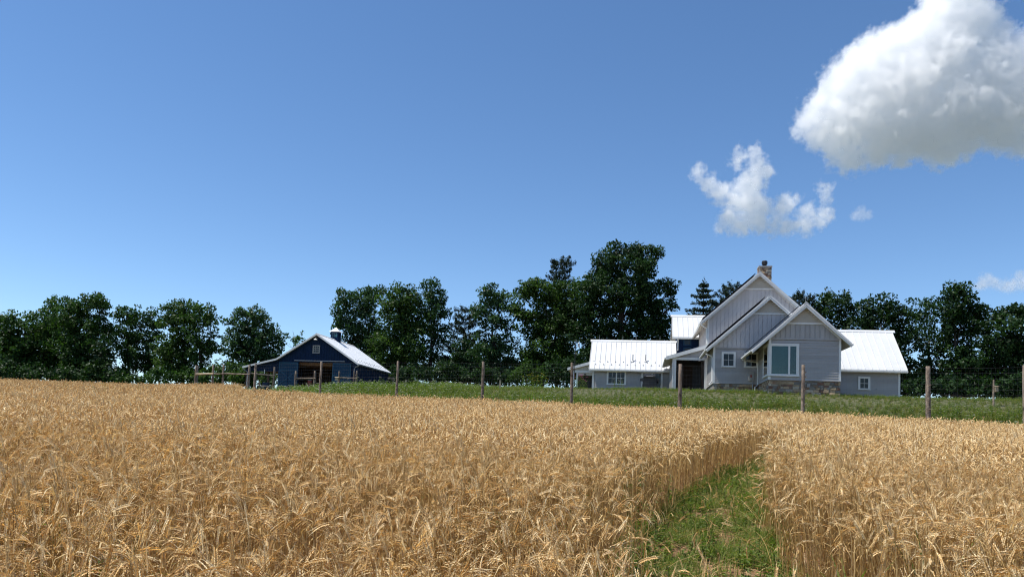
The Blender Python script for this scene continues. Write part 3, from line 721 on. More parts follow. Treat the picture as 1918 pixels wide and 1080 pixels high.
# roof
def slab(name, u0, z0, u1, z1, v0, v1, t=0.07, m='roofb'):
    mb = MB(); pts = [(u0, z0), (u1, z1), (u1, z1 - t), (u0, z0 - t)]
    mb.prism(FRONT(v0), pts, -(v1 - v0), 0.0); return bb(mb, name, M[m])
V0, V1 = -0.5, 10.85
rr = slab('roof', AU, AZ, 0.22, bz(0.22), V0, V1)
rl = slab('roof', -9.48, bz(-9.48), AU - 0.002, AZ, V0, V1)
zl = lambda u: bz(-9.48) + 0.245 * (u + 9.48)
rs = slab('lean_to_roof', -13.5, zl(-13.5), -9.482, bz(-9.48), V0, V1)
for e0, e1, f in ((AU, 0.22, bz), (-9.48, AU, bz), (-13.5, -9.48, zl)):
    mb = MB(); za_, zb_ = f(e0), f(e1)
    mb.prism(FRONT(V0), [(e0, za_ + 0.01), (e0, za_ - 0.19), (e1, zb_ - 0.19), (e1, zb_ + 0.01)], 0.001, 0.04); bb(mb, 'rake_board', M['trim'])
Ls = math.hypot(0.22 - AU, AZ - bz(0.22)); du_, dz_ = (0.22 - AU) / Ls, (AZ - bz(0.22)) / Ls
for i in range(25):
    v = V0 + 0.03 + i * (V1 - V0 - 0.06) / 24
    pts = []
    for h in (0.0005, 0.026):
        for (vv, a) in ((v - 0.013, 0.15), (v - 0.013, Ls), (v + 0.013, Ls), (v + 0.013, 0.15)):
            pts.append((AU + a * du_ + dz_ * h, vv, AZ - a * dz_ + du_ * h))
    mb = MB(); mb.hexa(pts); bb(mb, 'roof_seam', M['roofb'], rr)
for row, a in ((0, Ls - 0.5), (1, Ls - 0.9)):
    for i in range(12):
        v = 0.2 + i * 0.88 + row * 0.44
        u, z = AU + a * du_, AZ - a * dz_
        mb = MB(); mb.box(u - 0.03, u + 0.03, v - 0.045, v + 0.045, z + 0.0, z + 0.09); bb(mb, 'snow_guard', M['metal'], rr)
mb = MB(); mb.prism(FRONT(V0 - 0.02), [(AU - 0.2, AZ - 0.125 + 0.04), (AU - 0.2, AZ - 0.08), (AU, AZ + 0.05), (AU + 0.2, AZ - 0.08), (AU + 0.2, AZ - 0.125)], -(V1 - V0 + 0.04), 0.0); bb(mb, 'ridge_cap', M['roofw'], rr)
mb = MB(); mb.box(0.222, 0.33, V0, V1, bz(0.22) - 0.17, bz(0.22) - 0.05); bb(mb, 'gutter', M['metal'])
mb = MB(); mb.tube([(0.28, -0.3, 9.1), (0.05, -0.2, 8.95), (-0.28, -0.08, 8.85), (-0.36, -0.08, 8.7), (-0.36, -0.08, 6.6)], 0.06, 6); bb(mb, 'downspout', M['metal'])
# loft window, lamp, door track, doors
window(barn, bf, -5.40, -4.56, 10.30, 11.22, BOFF, cols=3, rows=3, casing=0.07, label='nine pane loft window in the barn gable', frame_m=M['conc'], muntin=0.045)
mb = MB(); mb.tube([(-4.95, -0.01, 12.02), (-4.95, -0.25, 12.12), (-4.95, -0.42, 12.05), (-4.95, -0.45, 11.92)], 0.022, 6)
mb.tube([(-4.95, -0.45, 11.95), (-4.95, -0.45, 11.88), (-4.95, -0.45, 11.78)], [0.05, 0.12, 0.24], 10); bb(mb, 'gooseneck_lamp', M['trim'])
mb = MB(); mb.fbox(bf, -7.5, -1.5, 0.031, 0.14, 9.42, 9.50); bb(mb, 'door_track', M['metal'])
def xdoor(u0, u1, z0, z1, xz1, cols=1):
    mb = MB(); mb.fbox(bf, u0, u1, 0.035, 0.085, z0, z1); d = bb(mb, 'door', M['teal'])
    def bar(p, q, w=0.13, b=0.115):
        a = Vector((p[0], p[1])); c = Vector((q[0], q[1])); t = (c - a).normalized(); n = Vector((-t.y, t.x)) * w / 2
        poly = [tuple(a - n), tuple(c - n), tuple(c + n), tuple(a + n)]
        mb = MB(); mb.prism(bf, poly, 0.086, b); bb(mb, 'brace', M['brace'], d)
    w = 0.14
    bar((u0 + w / 2, z0), (u0 + w / 2, z1), w, 0.117); bar((u1 - w / 2, z0), (u1 - w / 2, z1), w, 0.117)
    for z in (z0 + w / 2, xz1, z1 - w / 2): bar((u0 + w, z), (u1 - w, z), w, 0.116)
    st = (u1 - u0) / cols
    for i in range(cols):
        a, b = u0 + i * st, u0 + (i + 1) * st
        if i: bar((a, z0 + w), (a, xz1 - w / 2), w, 0.114)
        bar((a + w, z0 + w), (b - w, xz1 - w / 2), 0.11, 0.110); bar((a + w, xz1 - w / 2), (b - w, z0 + w), 0.11, 0.106)
    return d
dl = xdoor(-9.3, -7.02, 6.6, 9.25, 8.35, 1); dl['label'] = 'left barn door with low cross brace'
part('meeting_stile', M['navy'], dl, BOFF, (bf, -8.19, -8.13, 0.118, 0.125, 6.62, 8.3))
dr = xdoor(-2.93, -0.75, 6.6, 9.25, 7.9, 1); dr['label'] = 'right barn door with tall cross brace'
mb = MB(); mb.fbox(bf, -2.8, -0.88, 0.086, 0.108, 7.97, 7.99); bb(mb, 'rail', M['teal'], dr)
# open shed under the lean-to
mb = MB(); mb.prism(FRONT(0.0), [(-13.3, 8.15), (-9.41, 8.15), (-9.41, bz(-9.48) - 0.12), (-13.3, zl(-13.3) - 0.12)], -0.12, 0.0); sw = bb(mb, 'shed_fascia', M['navy'])
battens(sw, bf, -13.2, -9.5, 8.16, lambda a: zl(a) - 0.14, M['navy'], BOFF, 0.3, 0.05, 0.03)
mb = MB(); mb.prism(FRONT(0.2), [(-13.3, zl(-13.3) - 0.12), (-13.3, zl(-13.3) - 0.2), (-9.45, bz(-9.45) - 0.25), (-9.45, bz(-9.45) - 0.12)], -10.0, 0.0); bb(mb, 'shed_ceiling', M['ceilwood'])
for (u, v) in ((-13.2, 0.1), (-13.2, 5.2), (-13.2, 10.2), (-11.3, 10.2)):
    mb = MB(); mb.box(u - 0.1, u + 0.1, v - 0.1, v + 0.1, 5.2, 8.5); bb(mb, 'shed_post', M['darkwood'])
mb = MB(); mb.box(-13.25, -9.45, 10.1, 10.25, 7.6, 8.4); bb(mb, 'shed_back_beam', M['ceilwood'])
mb = MB(); mb.tube([(-13.45, -0.4, 8.4), (-13.3, -0.3, 8.2), (-13.05, -0.15, 8.05), (-13.0, -0.13, 7.9), (-13.05, -0.13, 6.4)], 0.06, 6); bb(mb, 'downspout', M['metal'])
mb = MB(); mb.box(-11.05, -10.97, -0.1, -0.03, 7.9, 8.35); bb(mb, 'fly_trap', M['trim'])
# cupola
CV = 5.0
mb = MB(); mb.box(AU - 0.46, AU + 0.46, CV - 0.46, CV + 0.46, 11.9, 12.72); mb.box(AU - 0.48, AU + 0.48, CV - 0.48, CV + 0.48, 12.722, 12.78)
for x in (-0.39, 0.39):
    for y in (-0.39, 0.39): mb.box(AU + x - 0.07, AU + x + 0.07, CV + y - 0.07, CV + y + 0.07, 12.78, 13.3)
mb.box(AU - 0.46, AU + 0.46, CV - 0.46, CV + 0.46, 13.302, 13.42)
cu = bb(mb, 'cupola', M['navy'])
mb = MB()
mb.add([(AU - 0.62, CV - 0.62, 13.42), (AU + 0.62, CV - 0.62, 13.42), (AU + 0.62, CV + 0.62, 13.42), (AU - 0.62, CV + 0.62, 13.42),
        (AU - 0.30, CV - 0.30, 13.68), (AU + 0.30, CV - 0.30, 13.68), (AU + 0.30, CV + 0.30, 13.68), (AU - 0.30, CV + 0.30, 13.68), (AU, CV, 13.98)],
       [(3, 2, 1, 0), (0, 1, 5, 4), (1, 2, 6, 5), (2, 3, 7, 6), (3, 0, 4, 7), (4, 5, 8), (5, 6, 8), (6, 7, 8), (7, 4, 8)])
bb(mb, 'cupola_roof', M['roofb'], cu)
for fr, c in ((FRONT(CV - 0.42), AU), (RIGHT(AU + 0.42), CV), (LEFT(AU - 0.42), CV), (FRONT(CV + 0.42), AU)):
    for k in (-1, 0, 1):
        part('mullion', M['navy'], cu, BOFF, (fr, c + k * 0.22 - 0.16 * 0 - 0.03 + (0.11 if k < 1 else 0.0), c + k * 0.22 + 0.03 + (0.11 if k < 1 else 0.0), -0.02, 0.02, 12.781, 13.301)) if k < 1 else None
    part('light', mglass, cu, BOFF, (fr, c - 0.32, c + 0.32, -0.005, 0.005, 12.781, 13.301))
mb = MB(); mb.tube([(AU, CV, 13.95), (AU, CV, 14.06)], [0.02, 0.008], 5); bb(mb, 'cupola_spike', M['metal'], cu)

def b2w(u, v, z=None):
    c, s = math.cos(HPSI), math.sin(HPSI)
    x, y = BX + u * c + v * s, BY - u * s + v * c
    return Vector((x, y, gz(x, y) if z is None else z))
# things standing about the barn
p = b2w(-5.95, 0.9, 6.5); br = empty('barrel', p); tag(br, 'small red drum standing in the dark barn doorway', 'barrel')
mb = MB(); mb.tube([(0, 0, 0), (0, 0, 0.05), (0, 0, 0.4), (0, 0, 0.75), (0, 0, 0.8)], [0.24, 0.27, 0.28, 0.27, 0.24], 14); mb.build('drum', M['redp'], br)
mb = MB(); mb.tube([(0, 0, 0.8), (0, 0, 0.84)], [0.25, 0.25], 14); mb.build('lid', M['conc'], br)

# ------------------------------------------------------------------ fences
def post_mesh(h, r, bend=0.03, sides=9):
    mb = MB(); n = 7; pts = []; rad = []
    dx, dy = rnd.uniform(-bend, bend), rnd.uniform(-bend, bend)
    for i in range(n):
        t = i / (n - 1)
        r_k = 0.79
        pts.append((dx * math.sin(t * 3.0) + rnd.uniform(-.008, .008) + dx * t, dy * math.sin(t * 2.4) + dy * t, -0.3 + t * (h + 0.3)))
        rad.append(r * r_k * (1.1 - 0.22 * t) * rnd.uniform(0.93, 1.07))
    pts.append((pts[-1][0], pts[-1][1], h + 0.015)); rad.append(rad[-1] * 0.85)
    mb.tube(pts, rad, sides)
    for k in range(5):                              # knot stubs
        z = rnd.uniform(0.4, h - 0.2); a = rnd.uniform(0, 6.28); rr_ = r * 0.95
        mb.tube([(rr_ * 0.6 * math.cos(a), rr_ * 0.6 * math.sin(a), z), (rr_ * 1.25 * math.cos(a), rr_ * 1.25 * math.sin(a), z + 0.03)], [0.035, 0.02], 5)
    return mb
wf = empty('field_fence', (FX0, FY0, gz(FX0, FY0)))
tag(wf, 'tall wire mesh fence on rough timber posts along the wheat field edge', 'fence')
WO = (FX0, FY0, gz(FX0, FY0))
posts = [(1922, 32.2, 684, .115), (1740, 34.0, 686, .135), (1505, 35.7, 683, .115), (1275, 37.4, 682, .125), (1072, 39.1, 679, .105), (905, 40.9, 677, .105), (745, 42.6, 676, .09), (604, 44.3, 677, .085), (479.5, 47.0, 681, .10)]
tops = []
for (px, D, ty, r) in posts:
    t = at(px, ty, D); g = gz(t.x, t.y)
    o = post_mesh(t.z - g, r).build('post', M['wood'], wf, smooth=True)
    o.location = (t.x - WO[0], t.y - WO[1], g - WO[2]); o.rotation_euler = (0, 0, rnd.uniform(0, 6))
    tops.append((t.x, t.y, g, t.z - g))
mb = MB()
for i in range(len(tops) - 1):
    ax, ay, ag, ah = tops[i]; bx, by, bg, bh = tops[i + 1]
    L = math.hypot(bx - ax, by - ay); n = int(L / 0.15)
    off = -0.10
    nx, ny = (by - ay) / L * off, -(bx - ax) / L * off
    def gp(t, f):
        x, y = ax + (bx - ax) * t, ay + (by - ay) * t
        g = ag + (bg - ag) * t; h = ah + (bh - ah) * t
        return (x + nx, y + ny, g + 0.05 + f * (h - 0.14))
    lev = [0.0, .06, .12, .18, .24, .30, .36, .43, .50, .57, .64, .71, .78, .85, .93, 1.0]
    for f in lev: mb.tube([gp(0, f), gp(.5, f - 0.004), gp(1, f)], 0.0013, 3, cap=False)
    for k in range(n + 1): mb.tube([gp(k / n, 0), gp(k / n, 1)], 0.0010, 3, cap=False)
wo_ = mb.build('wire_mesh', M['wire'], wf, WO); wo_['kind'] = 'stuff'

def rail_fence(name, label, plist, rails):
    t0 = at(plist[0][0], plist[0][1], plist[0][2]); O = (t0.x, t0.y, gz(t0.x, t0.y))
    f = empty(name, O); tag(f, label, 'fence', 'rail fences of the barnyard')
    P = []
    for (px, ty, D, r) in plist:
        t = at(px, ty, D); g = gz(t.x, t.y)
        o = post_mesh(t.z - g, r, 0.02).build('post', M['wood'], f, smooth=True)
        o.location = (t.x - O[0], t.y - O[1], g - O[2]); P.append(t)
    for (i, j, ya, yb, m, r) in rails:
        a = at(plist[i][0], ya, plist[i][2] - 0.12); b = at(plist[j][0], yb, plist[j][2] - 0.12)
        mb = MB(); mid = (a + b) / 2 + Vector((0, 0, rnd.uniform(-.02, .03)))
        mb.tube([a + (a - b) * 0.02, a * 0.7 + b * 0.3, mid, b], [r * 1.1, r, r * 0.95, r * 0.8], 7)
        mb.build('rail', M[m], f, O, smooth=True)
    return f
rail_fence('rail_fence', 'timber post and rail fence with one fresh pale rail left of the barn',
           [(367.5, 684, 64, .12), (371, 685, 66, .11), (400, 683, 63, .12), (418.8, 682.5, 62.5, .10), (467.6, 683, 60.5, .12), (515, 687, 66, .12)],
           [(0, 2, 700.3, 699.6, 'newwood', .075), (2, 3, 700, 699.5, 'wood', .055), (3, 4, 699.3, 700.5, 'wood', .06), (4, 5, 698.8, 703.5, 'wood', .06)])
rail_fence('rail_fence', 'short post and rail barrier across the open barn doorway',
           [(554.6, 694.4, 70, .14), (590.7, 694.6, 70.5, .13)], [(0, 1, 708.5, 708.0, 'wood', .08)])
rail_fence('rail_fence', 'short post and rail barrier before the right barn door',
           [(635.5, 695, 70.5, .12), (663.6, 695, 71.5, .09), (668.5, 694, 71, .12)], [(0, 2, 707.0, 707.8, 'wood', .06)])
# feeding box on the barrier, timber bench bed, cart
t = at(630.8, 709.5, 70.2); fbx = empty('feed_box', t); tag(fbx, 'small pale wooden box fixed beside a post before the right barn door', 'box')
mb = MB(); mb.box(-0.13, 0.13, -0.1, 0.1, -0.13, 0.13); mb.build('body', M['newwood'], fbx)
mb = MB(); mb.hexa([(-0.17, -0.15, 0.132), (0.17, -0.15, 0.132), (0.17, 0.13, 0.18), (-0.17, 0.13, 0.18), (-0.17, -0.15, 0.16), (0.17, -0.15, 0.16), (0.17, 0.13, 0.21), (-0.17, 0.13, 0.21)]); mb.build('lid', M['newwood'], fbx)
mb = MB(); mb.box(-0.02, 0.26, 0.1, 0.14, -0.05, 0.0); mb.build('bracket', M['wood'], fbx)
t = at(495, 723, 57); g = gz(t.x, t.y); ct = empty('cart', (t.x, t.y, g)); tag(ct, 'pale flat wooden cart carrying a dark blue tub beside the lean to shed', 'cart')
mb = MB(); h = t.z - g
mb.box(-0.45, 0.45, -0.35, 0.35, h - 0.1, h + 0.05); mb.build('bed', M['newwood'], ct)
for s in (-1, 1):
    mb = MB(); mb.tube([(s * 0.25, -0.38, h - 0.2), (s * 0.25, -0.43, h - 0.2)], [0.2, 0.2], 12); mb.tube([(s * 0.25, 0.43, h - 0.2), (s * 0.25, 0.38, h - 0.2)], [0.2, 0.2], 12); mb.build('wheel', M['black'], ct)
mb = MB(); mb.hexa([(-0.12, -0.2, h + 0.051), (0.25, -0.2, h + 0.051), (0.25, 0.2, h + 0.051), (-0.12, 0.2, h + 0.051), (-0.05, -0.25, h + 0.27), (0.32, -0.25, h + 0.3), (0.32, 0.25, h + 0.3), (-0.05, 0.25, h + 0.27)]); mb.build('tub', M['navy'], ct)
mb = MB(); mb.tube([(-0.4, 0, h + 0.05), (-0.38, 0, h + 0.38)], 0.03, 6); mb.build('stake', M['wood'], ct)
# birdhouse on its pole, thin bird-feeder pole, stakes beyond the fence
t = at(1860.5, 711, 42); g = gz(t.x, t.y); bh = empty('birdhouse', (t.x, t.y, g)); tag(bh, 'pale wooden birdhouse on a slim pole in the long grass at right', 'birdhouse')
h = t.z - g
mb = MB(); mb.tube([(0, 0, -0.2), (0.01, 0, h * .5), (0.03, 0, h)], [0.05, 0.048, 0.045], 7); mb.build('pole', M['wood'], bh)
zb_ = h - 0.52
mb = MB(); mb.box(0.05, 0.22, -0.09, 0.09, zb_ - 0.13, zb_ + 0.14); bx_ = mb.build('nest_box', M['newwood'], bh)
mb = MB(); mb.hexa([(0.03, -0.13, zb_ + 0.142), (0.26, -0.13, zb_ + 0.142), (0.26, 0.1, zb_ + 0.18), (0.03, 0.1, zb_ + 0.18), (0.03, -0.13, zb_ + 0.165), (0.26, -0.13, zb_ + 0.165), (0.26, 0.1, zb_ + 0.205), (0.03, 0.1, zb_ + 0.205)]); mb.build('roof', M['newwood'], bh)
mb = MB(); mb.tube([(0.135, -0.091, zb_ + 0.03), (0.135, -0.094, zb_ + 0.03)], 0.028, 10); mb.build('entrance_hole', M['black'], bx_)
t = at(1078, 640, 66); g = gz(t.x, t.y); pp = empty('feeder_pole', (t.x, t.y, g)); tag(pp, 'thin dark pole with a hanging bird feeder left of the low wing', 'pole')
h = t.z - g
mb = MB(); mb.tube([(0, 0, 0), (0, 0, h)], [0.04, 0.03], 6); mb.tube([(0, 0, h), (0.15, 0, h + 0.06), (0.28, 0, h - 0.02)], 0.015, 5); mb.build('pole', M['black'], pp)
mb = MB(); mb.tube([(0.28, 0, h - 0.05), (0.28, 0, h - 0.12), (0.28, 0, h - 0.4), (0.28, 0, h - 0.43)], [0.02, 0.09, 0.09, 0.14], 8); mb.build('feeder', M['metal'], pp)
for (px, ty, D, lab) in ((737, 707, 62, 'short timber stake with a crossbar near the barn corner'), (761, 711, 58, 'short pale stake right of the barn'), (937, 712, 54, 'pale stake in the weeds left of the house')):
    t = at(px, ty, D); g = gz(t.x, t.y); st = empty('wooden_stake', (t.x, t.y, g)); tag(st, lab, 'stake')
    mb = MB(); mb.box(-0.06, 0.06, -0.06, 0.06, -0.2, t.z - g); mb.build('stake', M['newwood' if px != 737 else 'wood'], st)
    if px == 737: mb = MB(); mb.box(-0.45, 0.12, -0.1, -0.061, t.z - g - 0.12, t.z - g); mb.build('crossbar', M['wood'], st)
    else: mb = MB(); mb.box(-0.075, 0.075, -0.075, 0.075, t.z - g + 0.001, t.z - g + 0.03); mb.build('cap', M['wood'], st)
# ------------------------------------------------------------------ vegetation builders
def tube_np(pts, rad, sides=6):
    mb = MB(); mb.tube(pts, rad, sides); return mb
def leaf_quads(P, size, rg, up=0.45, aspect=0.62, dome=None):
    """one folded leaf spray (two triangles as a quad) at each point of P"""
    n = len(P)
    d = rg.normal(size=(n, 3)); d[:, 2] -= 0.25; d /= np.linalg.norm(d, axis=1, keepdims=True)
    nn = rg.normal(size=(n, 3)) * (0.55 if dome is not None else 1.0); nn[:, 2] += up * 2 if dome is None else 0.55
    if dome is not None: nn += dome
    nn -= (nn * d).sum(1, keepdims=True) * d
    nn /= np.linalg.norm(nn, axis=1, keepdims=True) + 1e-9
    s = np.cross(nn, d)
    L = size * rg.uniform(0.6, 1.35, (n, 1)); W = L * aspect * 0.5
    a = P - d * L * 0.5; c = P + d * L * 0.5 - nn * L * 0.08
    b = P + s * W + nn * L * 0.10; e = P - s * W + nn * L * 0.10
    V = np.stack([a, b, c, e], 1).reshape(-1, 3)
    return V, np.arange(n * 4).reshape(n, 4)

def broad_tree(name, label, D, base_px, blobs, leaf, seed, group=None, dens=1.0, size=0.38, clump=0.80, gap=0.0, trunk_r=0.26, cat='tree', forks=None):
    """blobs: crown masses as (px, py, rx, ry) seen from the field, each a volume as deep as it is wide"""
    rg = np.random.default_rng(seed)
    b = at(base_px[0], base_px[1], D); g = gz(b.x, b.y)
    O = Vector((b.x, b.y, g))
    root = empty(name, O); tag(root, label, cat, group)
    k = D / F_PX
    pts_all, tint_all, dome_all = [], [], []
    cores = []
    zt = O.z
    for (px, py, rx, ry) in blobs:
        dd = rg.uniform(-0.35, 0.35) * rx * k
        rx *= 1.1; ry *= 1.12; c = np.array(at(px, py, D + dd)); r = np.array([rx * k, max(rx, ry) * k * 0.9, ry * k])
        cores.append((c, r))
        ncl = max(4, int(dens * 4.6 * (r[0] * r[2] * r[1]) ** (2 / 3) / (clump * clump)))
        for _ in range(ncl):
            v = rg.normal(size=3); v /= np.linalg.norm(v)
            rad = rg.uniform(0.05, 1.0) ** 0.45
            if rg.random() < gap: continue
            cc = c + v * r * rad
            if cc[2] < g + 0.6: continue
            cr = clump * rg.uniform(0.55, 1.35)
            nl = int(58 * (cr / 0.85) ** 2 * (0.34 / size) ** 2)
            q = rg.normal(size=(nl, 3)); q /= np.linalg.norm(q, axis=1, keepdims=True)
            q *= (rg.uniform(0.1, 1, (nl, 1)) ** 0.4) * cr
            dome_all.append(q / cr * 0.9 + v * 0.35)
            q[:, 2] *= 0.72
            pts_all.append(cc + q)
            tint_all.append(np.clip(rg.uniform(0.05, 0.9) + rg.normal(0, 0.13, nl), 0, 1))
    P = np.concatenate(pts_all) - np.array(O); T = np.concatenate(tint_all)
    V, Fq = leaf_quads(P, size, rg, dome=np.concatenate(dome_all))
    np_mesh('crown', V, Fq, leaf, T, root)
    # trunk and limbs
    mb = MB()
    top = max(cores, key=lambda q: q[0][2])[0] - np.array(O)
    tx = top * np.array([0.55, 0.55, 0.72])
    n = 7
    tp = [Vector((tx[0] * (i / n) ** 1.5 + rg.normal(0, 0.05), tx[1] * (i / n) ** 1.5, -0.2 + (tx[2] + .2) * i / n)) for i in range(n + 1)]
    rd = [trunk_r * (1.25 if i == 0 else 1) * (1 - 0.80 * i / n) + 0.03 for i in range(n + 1)]
    mb.tube(tp, rd, 8)
    for c, r in cores:
        e = Vector(c - np.array(O))
        f = min(0.85, max(0.22, (e.z * 0.62) / max(tx[2], 1)))
        i = min(n - 1, int(f * n)); s = tp[i]
        mid = s * 0.5 + e * 0.5 + Vector((rg.normal(0, 0.3), rg.normal(0, 0.3), -0.25))
        r0 = max(0.05, rd[i] * 0.5)
        mb.tube([s, s * 0.75 + mid * 0.25, mid, e], [r0, r0 * 0.85, r0 * 0.6, r0 * 0.25], 5)
        for _ in range(5):
            v = rg.normal(size=3); v[2] = abs(v[2]) * 0.6; v /= np.linalg.norm(v)
            t2 = e + Vector(v * r * 0.85); st = mid * rg.uniform(0.2, 0.6) + e * 0.4 if False else mid.lerp(e, rg.uniform(0.1, 0.9))
            mb.tube([st, st.lerp(t2, 0.5) + Vector((0, 0, -0.12)), t2], [r0 * 0.38, r0 * 0.25, 0.015], 4)
    mb.build('trunk', M['bark'], root, smooth=True)
    return root

def conifer(name, label, D, base_px, top_py, half_w, seed, group=None, kind='spruce', whorl=0.75, first=0.1, droop=-0.12):
    rg = np.random.default_rng(seed)
    b = at(base_px[0], base_px[1], D); g = gz(b.x, b.y); O = Vector((b.x, b.y, g))
    H = at(base_px[0], top_py, D).z - g
    root = empty(name, O); tag(root, label, 'tree', group)
    W = half_w * D / F_PX
    mb = MB()
    mb.tube([(0, 0, -0.2), (0.02, 0, H * 0.5), (0, 0, H)], [0.24, 0.14, 0.02], 7)
    Ps, Ts, Vs = [], [], []
    z = H * first
    Vacc, Facc, Tacc, nv = [], [], [], 0
    while z < H - 0.25:
        f = (z / H - first) / (1 - first)
        if kind == 'spruce': Lr = W * (1 - f) ** 0.85 + 0.15
        else: Lr = W * (1 - 0.65 * f) * rg.uniform(0.75, 1.1)
        nb = int(rg.integers(5, 8))
        a0 = rg.uniform(0, 6.28)
        for kbr in range(nb):
            a = a0 + kbr * 6.283 / nb + rg.normal(0, 0.15); L = Lr * rg.uniform(0.7, 1.12)
            rise = droop if kind == 'spruce' else rg.uniform(0.05, 0.45)
            dirv = np.array([math.cos(a), math.sin(a), 0])
            m = max(3, int(L / 0.28))
            pts = []
            for i in range(m + 1):
                t = i / m
                zz = z + L * (rise * t + (0.16 * t * t if kind == 'spruce' else 0.12 * t * t))
                pts.append(dirv * L * t + np.array([0, 0, zz]))
            mb.tube([tuple(q) for q in pts[::max(1, m // 3)] + [pts[-1]]], 0.03, 4)
            for i in range(m + 1):
                t = i / m
                if kind != 'spruce' and t < 0.3: continue
                wid = (0.55 if kind == 'spruce' else 0.42) * (0.4 + 0.9 * math.sin(math.pi * min(1, t + 0.12)) * min(1, L / 1.5)) 
                ns = 13 if kind == 'spruce' else 26
                q = np.tile(pts[i], (ns, 1)) + rg.normal(0, 1, (ns, 3)) * np.array([wid * 0.5, wid * 0.5, 0.10 if kind == 'spruce' else 0.16])
                Ps.append(q); Ts.append(np.clip(rg.uniform(0.1, 0.8) + rg.normal(0, 0.2, ns), 0, 1))
        z += whorl * rg.uniform(0.75, 1.2) * (1 if kind == 'spruce' else 1.25)
    Ps.append(rg.normal(0, 1, (26, 3)) * np.array([0.1, 0.1, 0.35]) + np.array([0, 0, H - 0.25])); Ts.append(rg.uniform(0, 1, 26))
    P = np.concatenate(Ps)
    V, Fq = leaf_quads(P, 0.34 if kind == 'spruce' else 0.30, rg, up=0.2, aspect=0.38)
    np_mesh('crown', V, Fq, M['needle'], np.concatenate(Ts), root)
    mb.build('trunk', M['bark'], root, smooth=True)
    return root

GT = 'trees along the far edge of the field'
def bt(*a, **k): return broad_tree('broadleaf_tree', *a, **k)
# left-hand row
bt('rounded dark green tree cut by the left edge of the picture', 104, (20, 712), [(-30, 640, 45, 50), (15, 628, 42, 42), (45, 618, 32, 32), (10, 675, 55, 40), (55, 665, 40, 40)], M['leaf_a'], 1, GT)
bt('broad dark green tree second from the left edge', 108, (95, 714), [(80, 612, 34, 30), (112, 600, 36, 40), (100, 650, 50, 42), (72, 685, 40, 26), (120, 686, 40, 28)], M['leaf_a'], 2, GT)
bt('tallest tree of the left row with its crown leaning right', 104, (158, 715), [(135, 590, 32, 32), (170, 578, 30, 26), (188, 570, 16, 18), (150, 630, 42, 40), (185, 618, 20, 24), (150, 672, 45, 36), (165, 698, 40, 20)], M['leaf_a'], 3, GT, dens=1.05)
bt('small dark undergrowth tree between the two left groups', 100, (196, 718), [(190, 645, 22, 16), (200, 668, 17, 20), (185, 700, 26, 18), (222, 706, 26, 14)], M['leaf_d'], 4, GT)
bt('slender open crowned tree right of the gap in the left row', 106, (243, 718), [(233, 594, 22, 24), (226, 630, 20, 28), (246, 650, 22, 30), (258, 672, 24, 26), (236, 690, 20, 18)], M['leaf_a'], 5, GT, gap=0.1)
bt('airy pale topped tree in the middle of the left row', 109, (285, 718), [(266, 596, 22, 22), (290, 600, 20, 20), (275, 630, 28, 26), (292, 660, 30, 30), (272, 688, 26, 20)], M['leaf_c'], 6, GT, gap=0.22)
bt('tall green tree with an ivy clad trunk right of centre in the left row', 104, (345, 720), [(322, 588, 20, 22), (345, 582, 24, 18), (332, 620, 32, 34), (312, 660, 24, 30), (345, 665, 30, 34), (330, 696, 34, 20)], M['leaf_b'], 7, GT)
bt('round crowned tree closing the right end of the left row', 103, (377, 721), [(370, 592, 24, 22), (394, 598, 18, 20), (378, 630, 26, 30), (398, 640, 12, 18), (376, 672, 18, 24), (372, 700, 14, 18)], M['leaf_a'], 8, GT)
bt('spreading blue green tree standing left of the barn', 108, (472, 722), [(450, 598, 24, 24), (486, 594, 22, 20), (465, 630, 46, 30), (505, 632, 26, 30), (438, 655, 28, 26), (480, 668, 50, 34), (440, 692, 34, 24), (505, 690, 34, 26)], M['leaf_c'], 9, GT)
bt('pale thin young tree rising behind the barn roof', 100, (557, 722), [(556, 628, 11, 16), (548, 648, 13, 14), (565, 650, 10, 14), (575, 645, 6, 7)], M['leaf_c'], 10, GT, dens=0.55, gap=0.45, clump=0.5, trunk_r=0.1)
# centre
bt('open walnut tree directly behind the barn cupola', 110, (682, 722), [(650, 562, 26, 24), (682, 560, 26, 22), (702, 548, 18, 16), (640, 600, 20, 24), (676, 600, 34, 34), (700, 640, 34, 34), (665, 645, 34, 28), (690, 685, 36, 30)], M['leaf_c'], 11, GT, gap=0.03)
bt('dense dark green tree behind the right slope of the barn', 106, (742, 724), [(738, 562, 26, 24), (765, 562, 28, 24), (745, 600, 38, 34), (775, 610, 28, 34), (730, 650, 46, 34), (765, 662, 36, 36), (725, 695, 46, 28), (765, 705, 30, 20)], M['leaf_b'], 12, GT, dens=1.1)
bt('tall slim tree with a bare lower trunk right of the dense one', 108, (806, 724), [(806, 537, 18, 17), (818, 556, 22, 20), (830, 578, 14, 14), (804, 585, 24, 24), (815, 620, 28, 26), (806, 655, 22, 20), (800, 695, 14, 14)], M['leaf_c'], 13, GT, gap=0.03)
conifer('pine_tree', 'feathery pine in the dip of the middle treeline', 112, (866, 724), 576, 60, 14, GT, kind='pine', first=0.25)
bt('open topped tree between the pine and the large dark group', 107, (926, 724), [(915, 556, 24, 22), (938, 562, 20, 20), (898, 580, 16, 14), (920, 592, 34, 22), (926, 640, 40, 34), (905, 680, 36, 30), (945, 685, 34, 32)], M['leaf_c'], 15, GT, gap=0.02)
bt('bushy tree overlapping the base of the feathery pine', 102, (880, 726), [(872, 660, 26, 22), (860, 690, 30, 22), (890, 700, 26, 18)], M['leaf_d'], 16, GT)
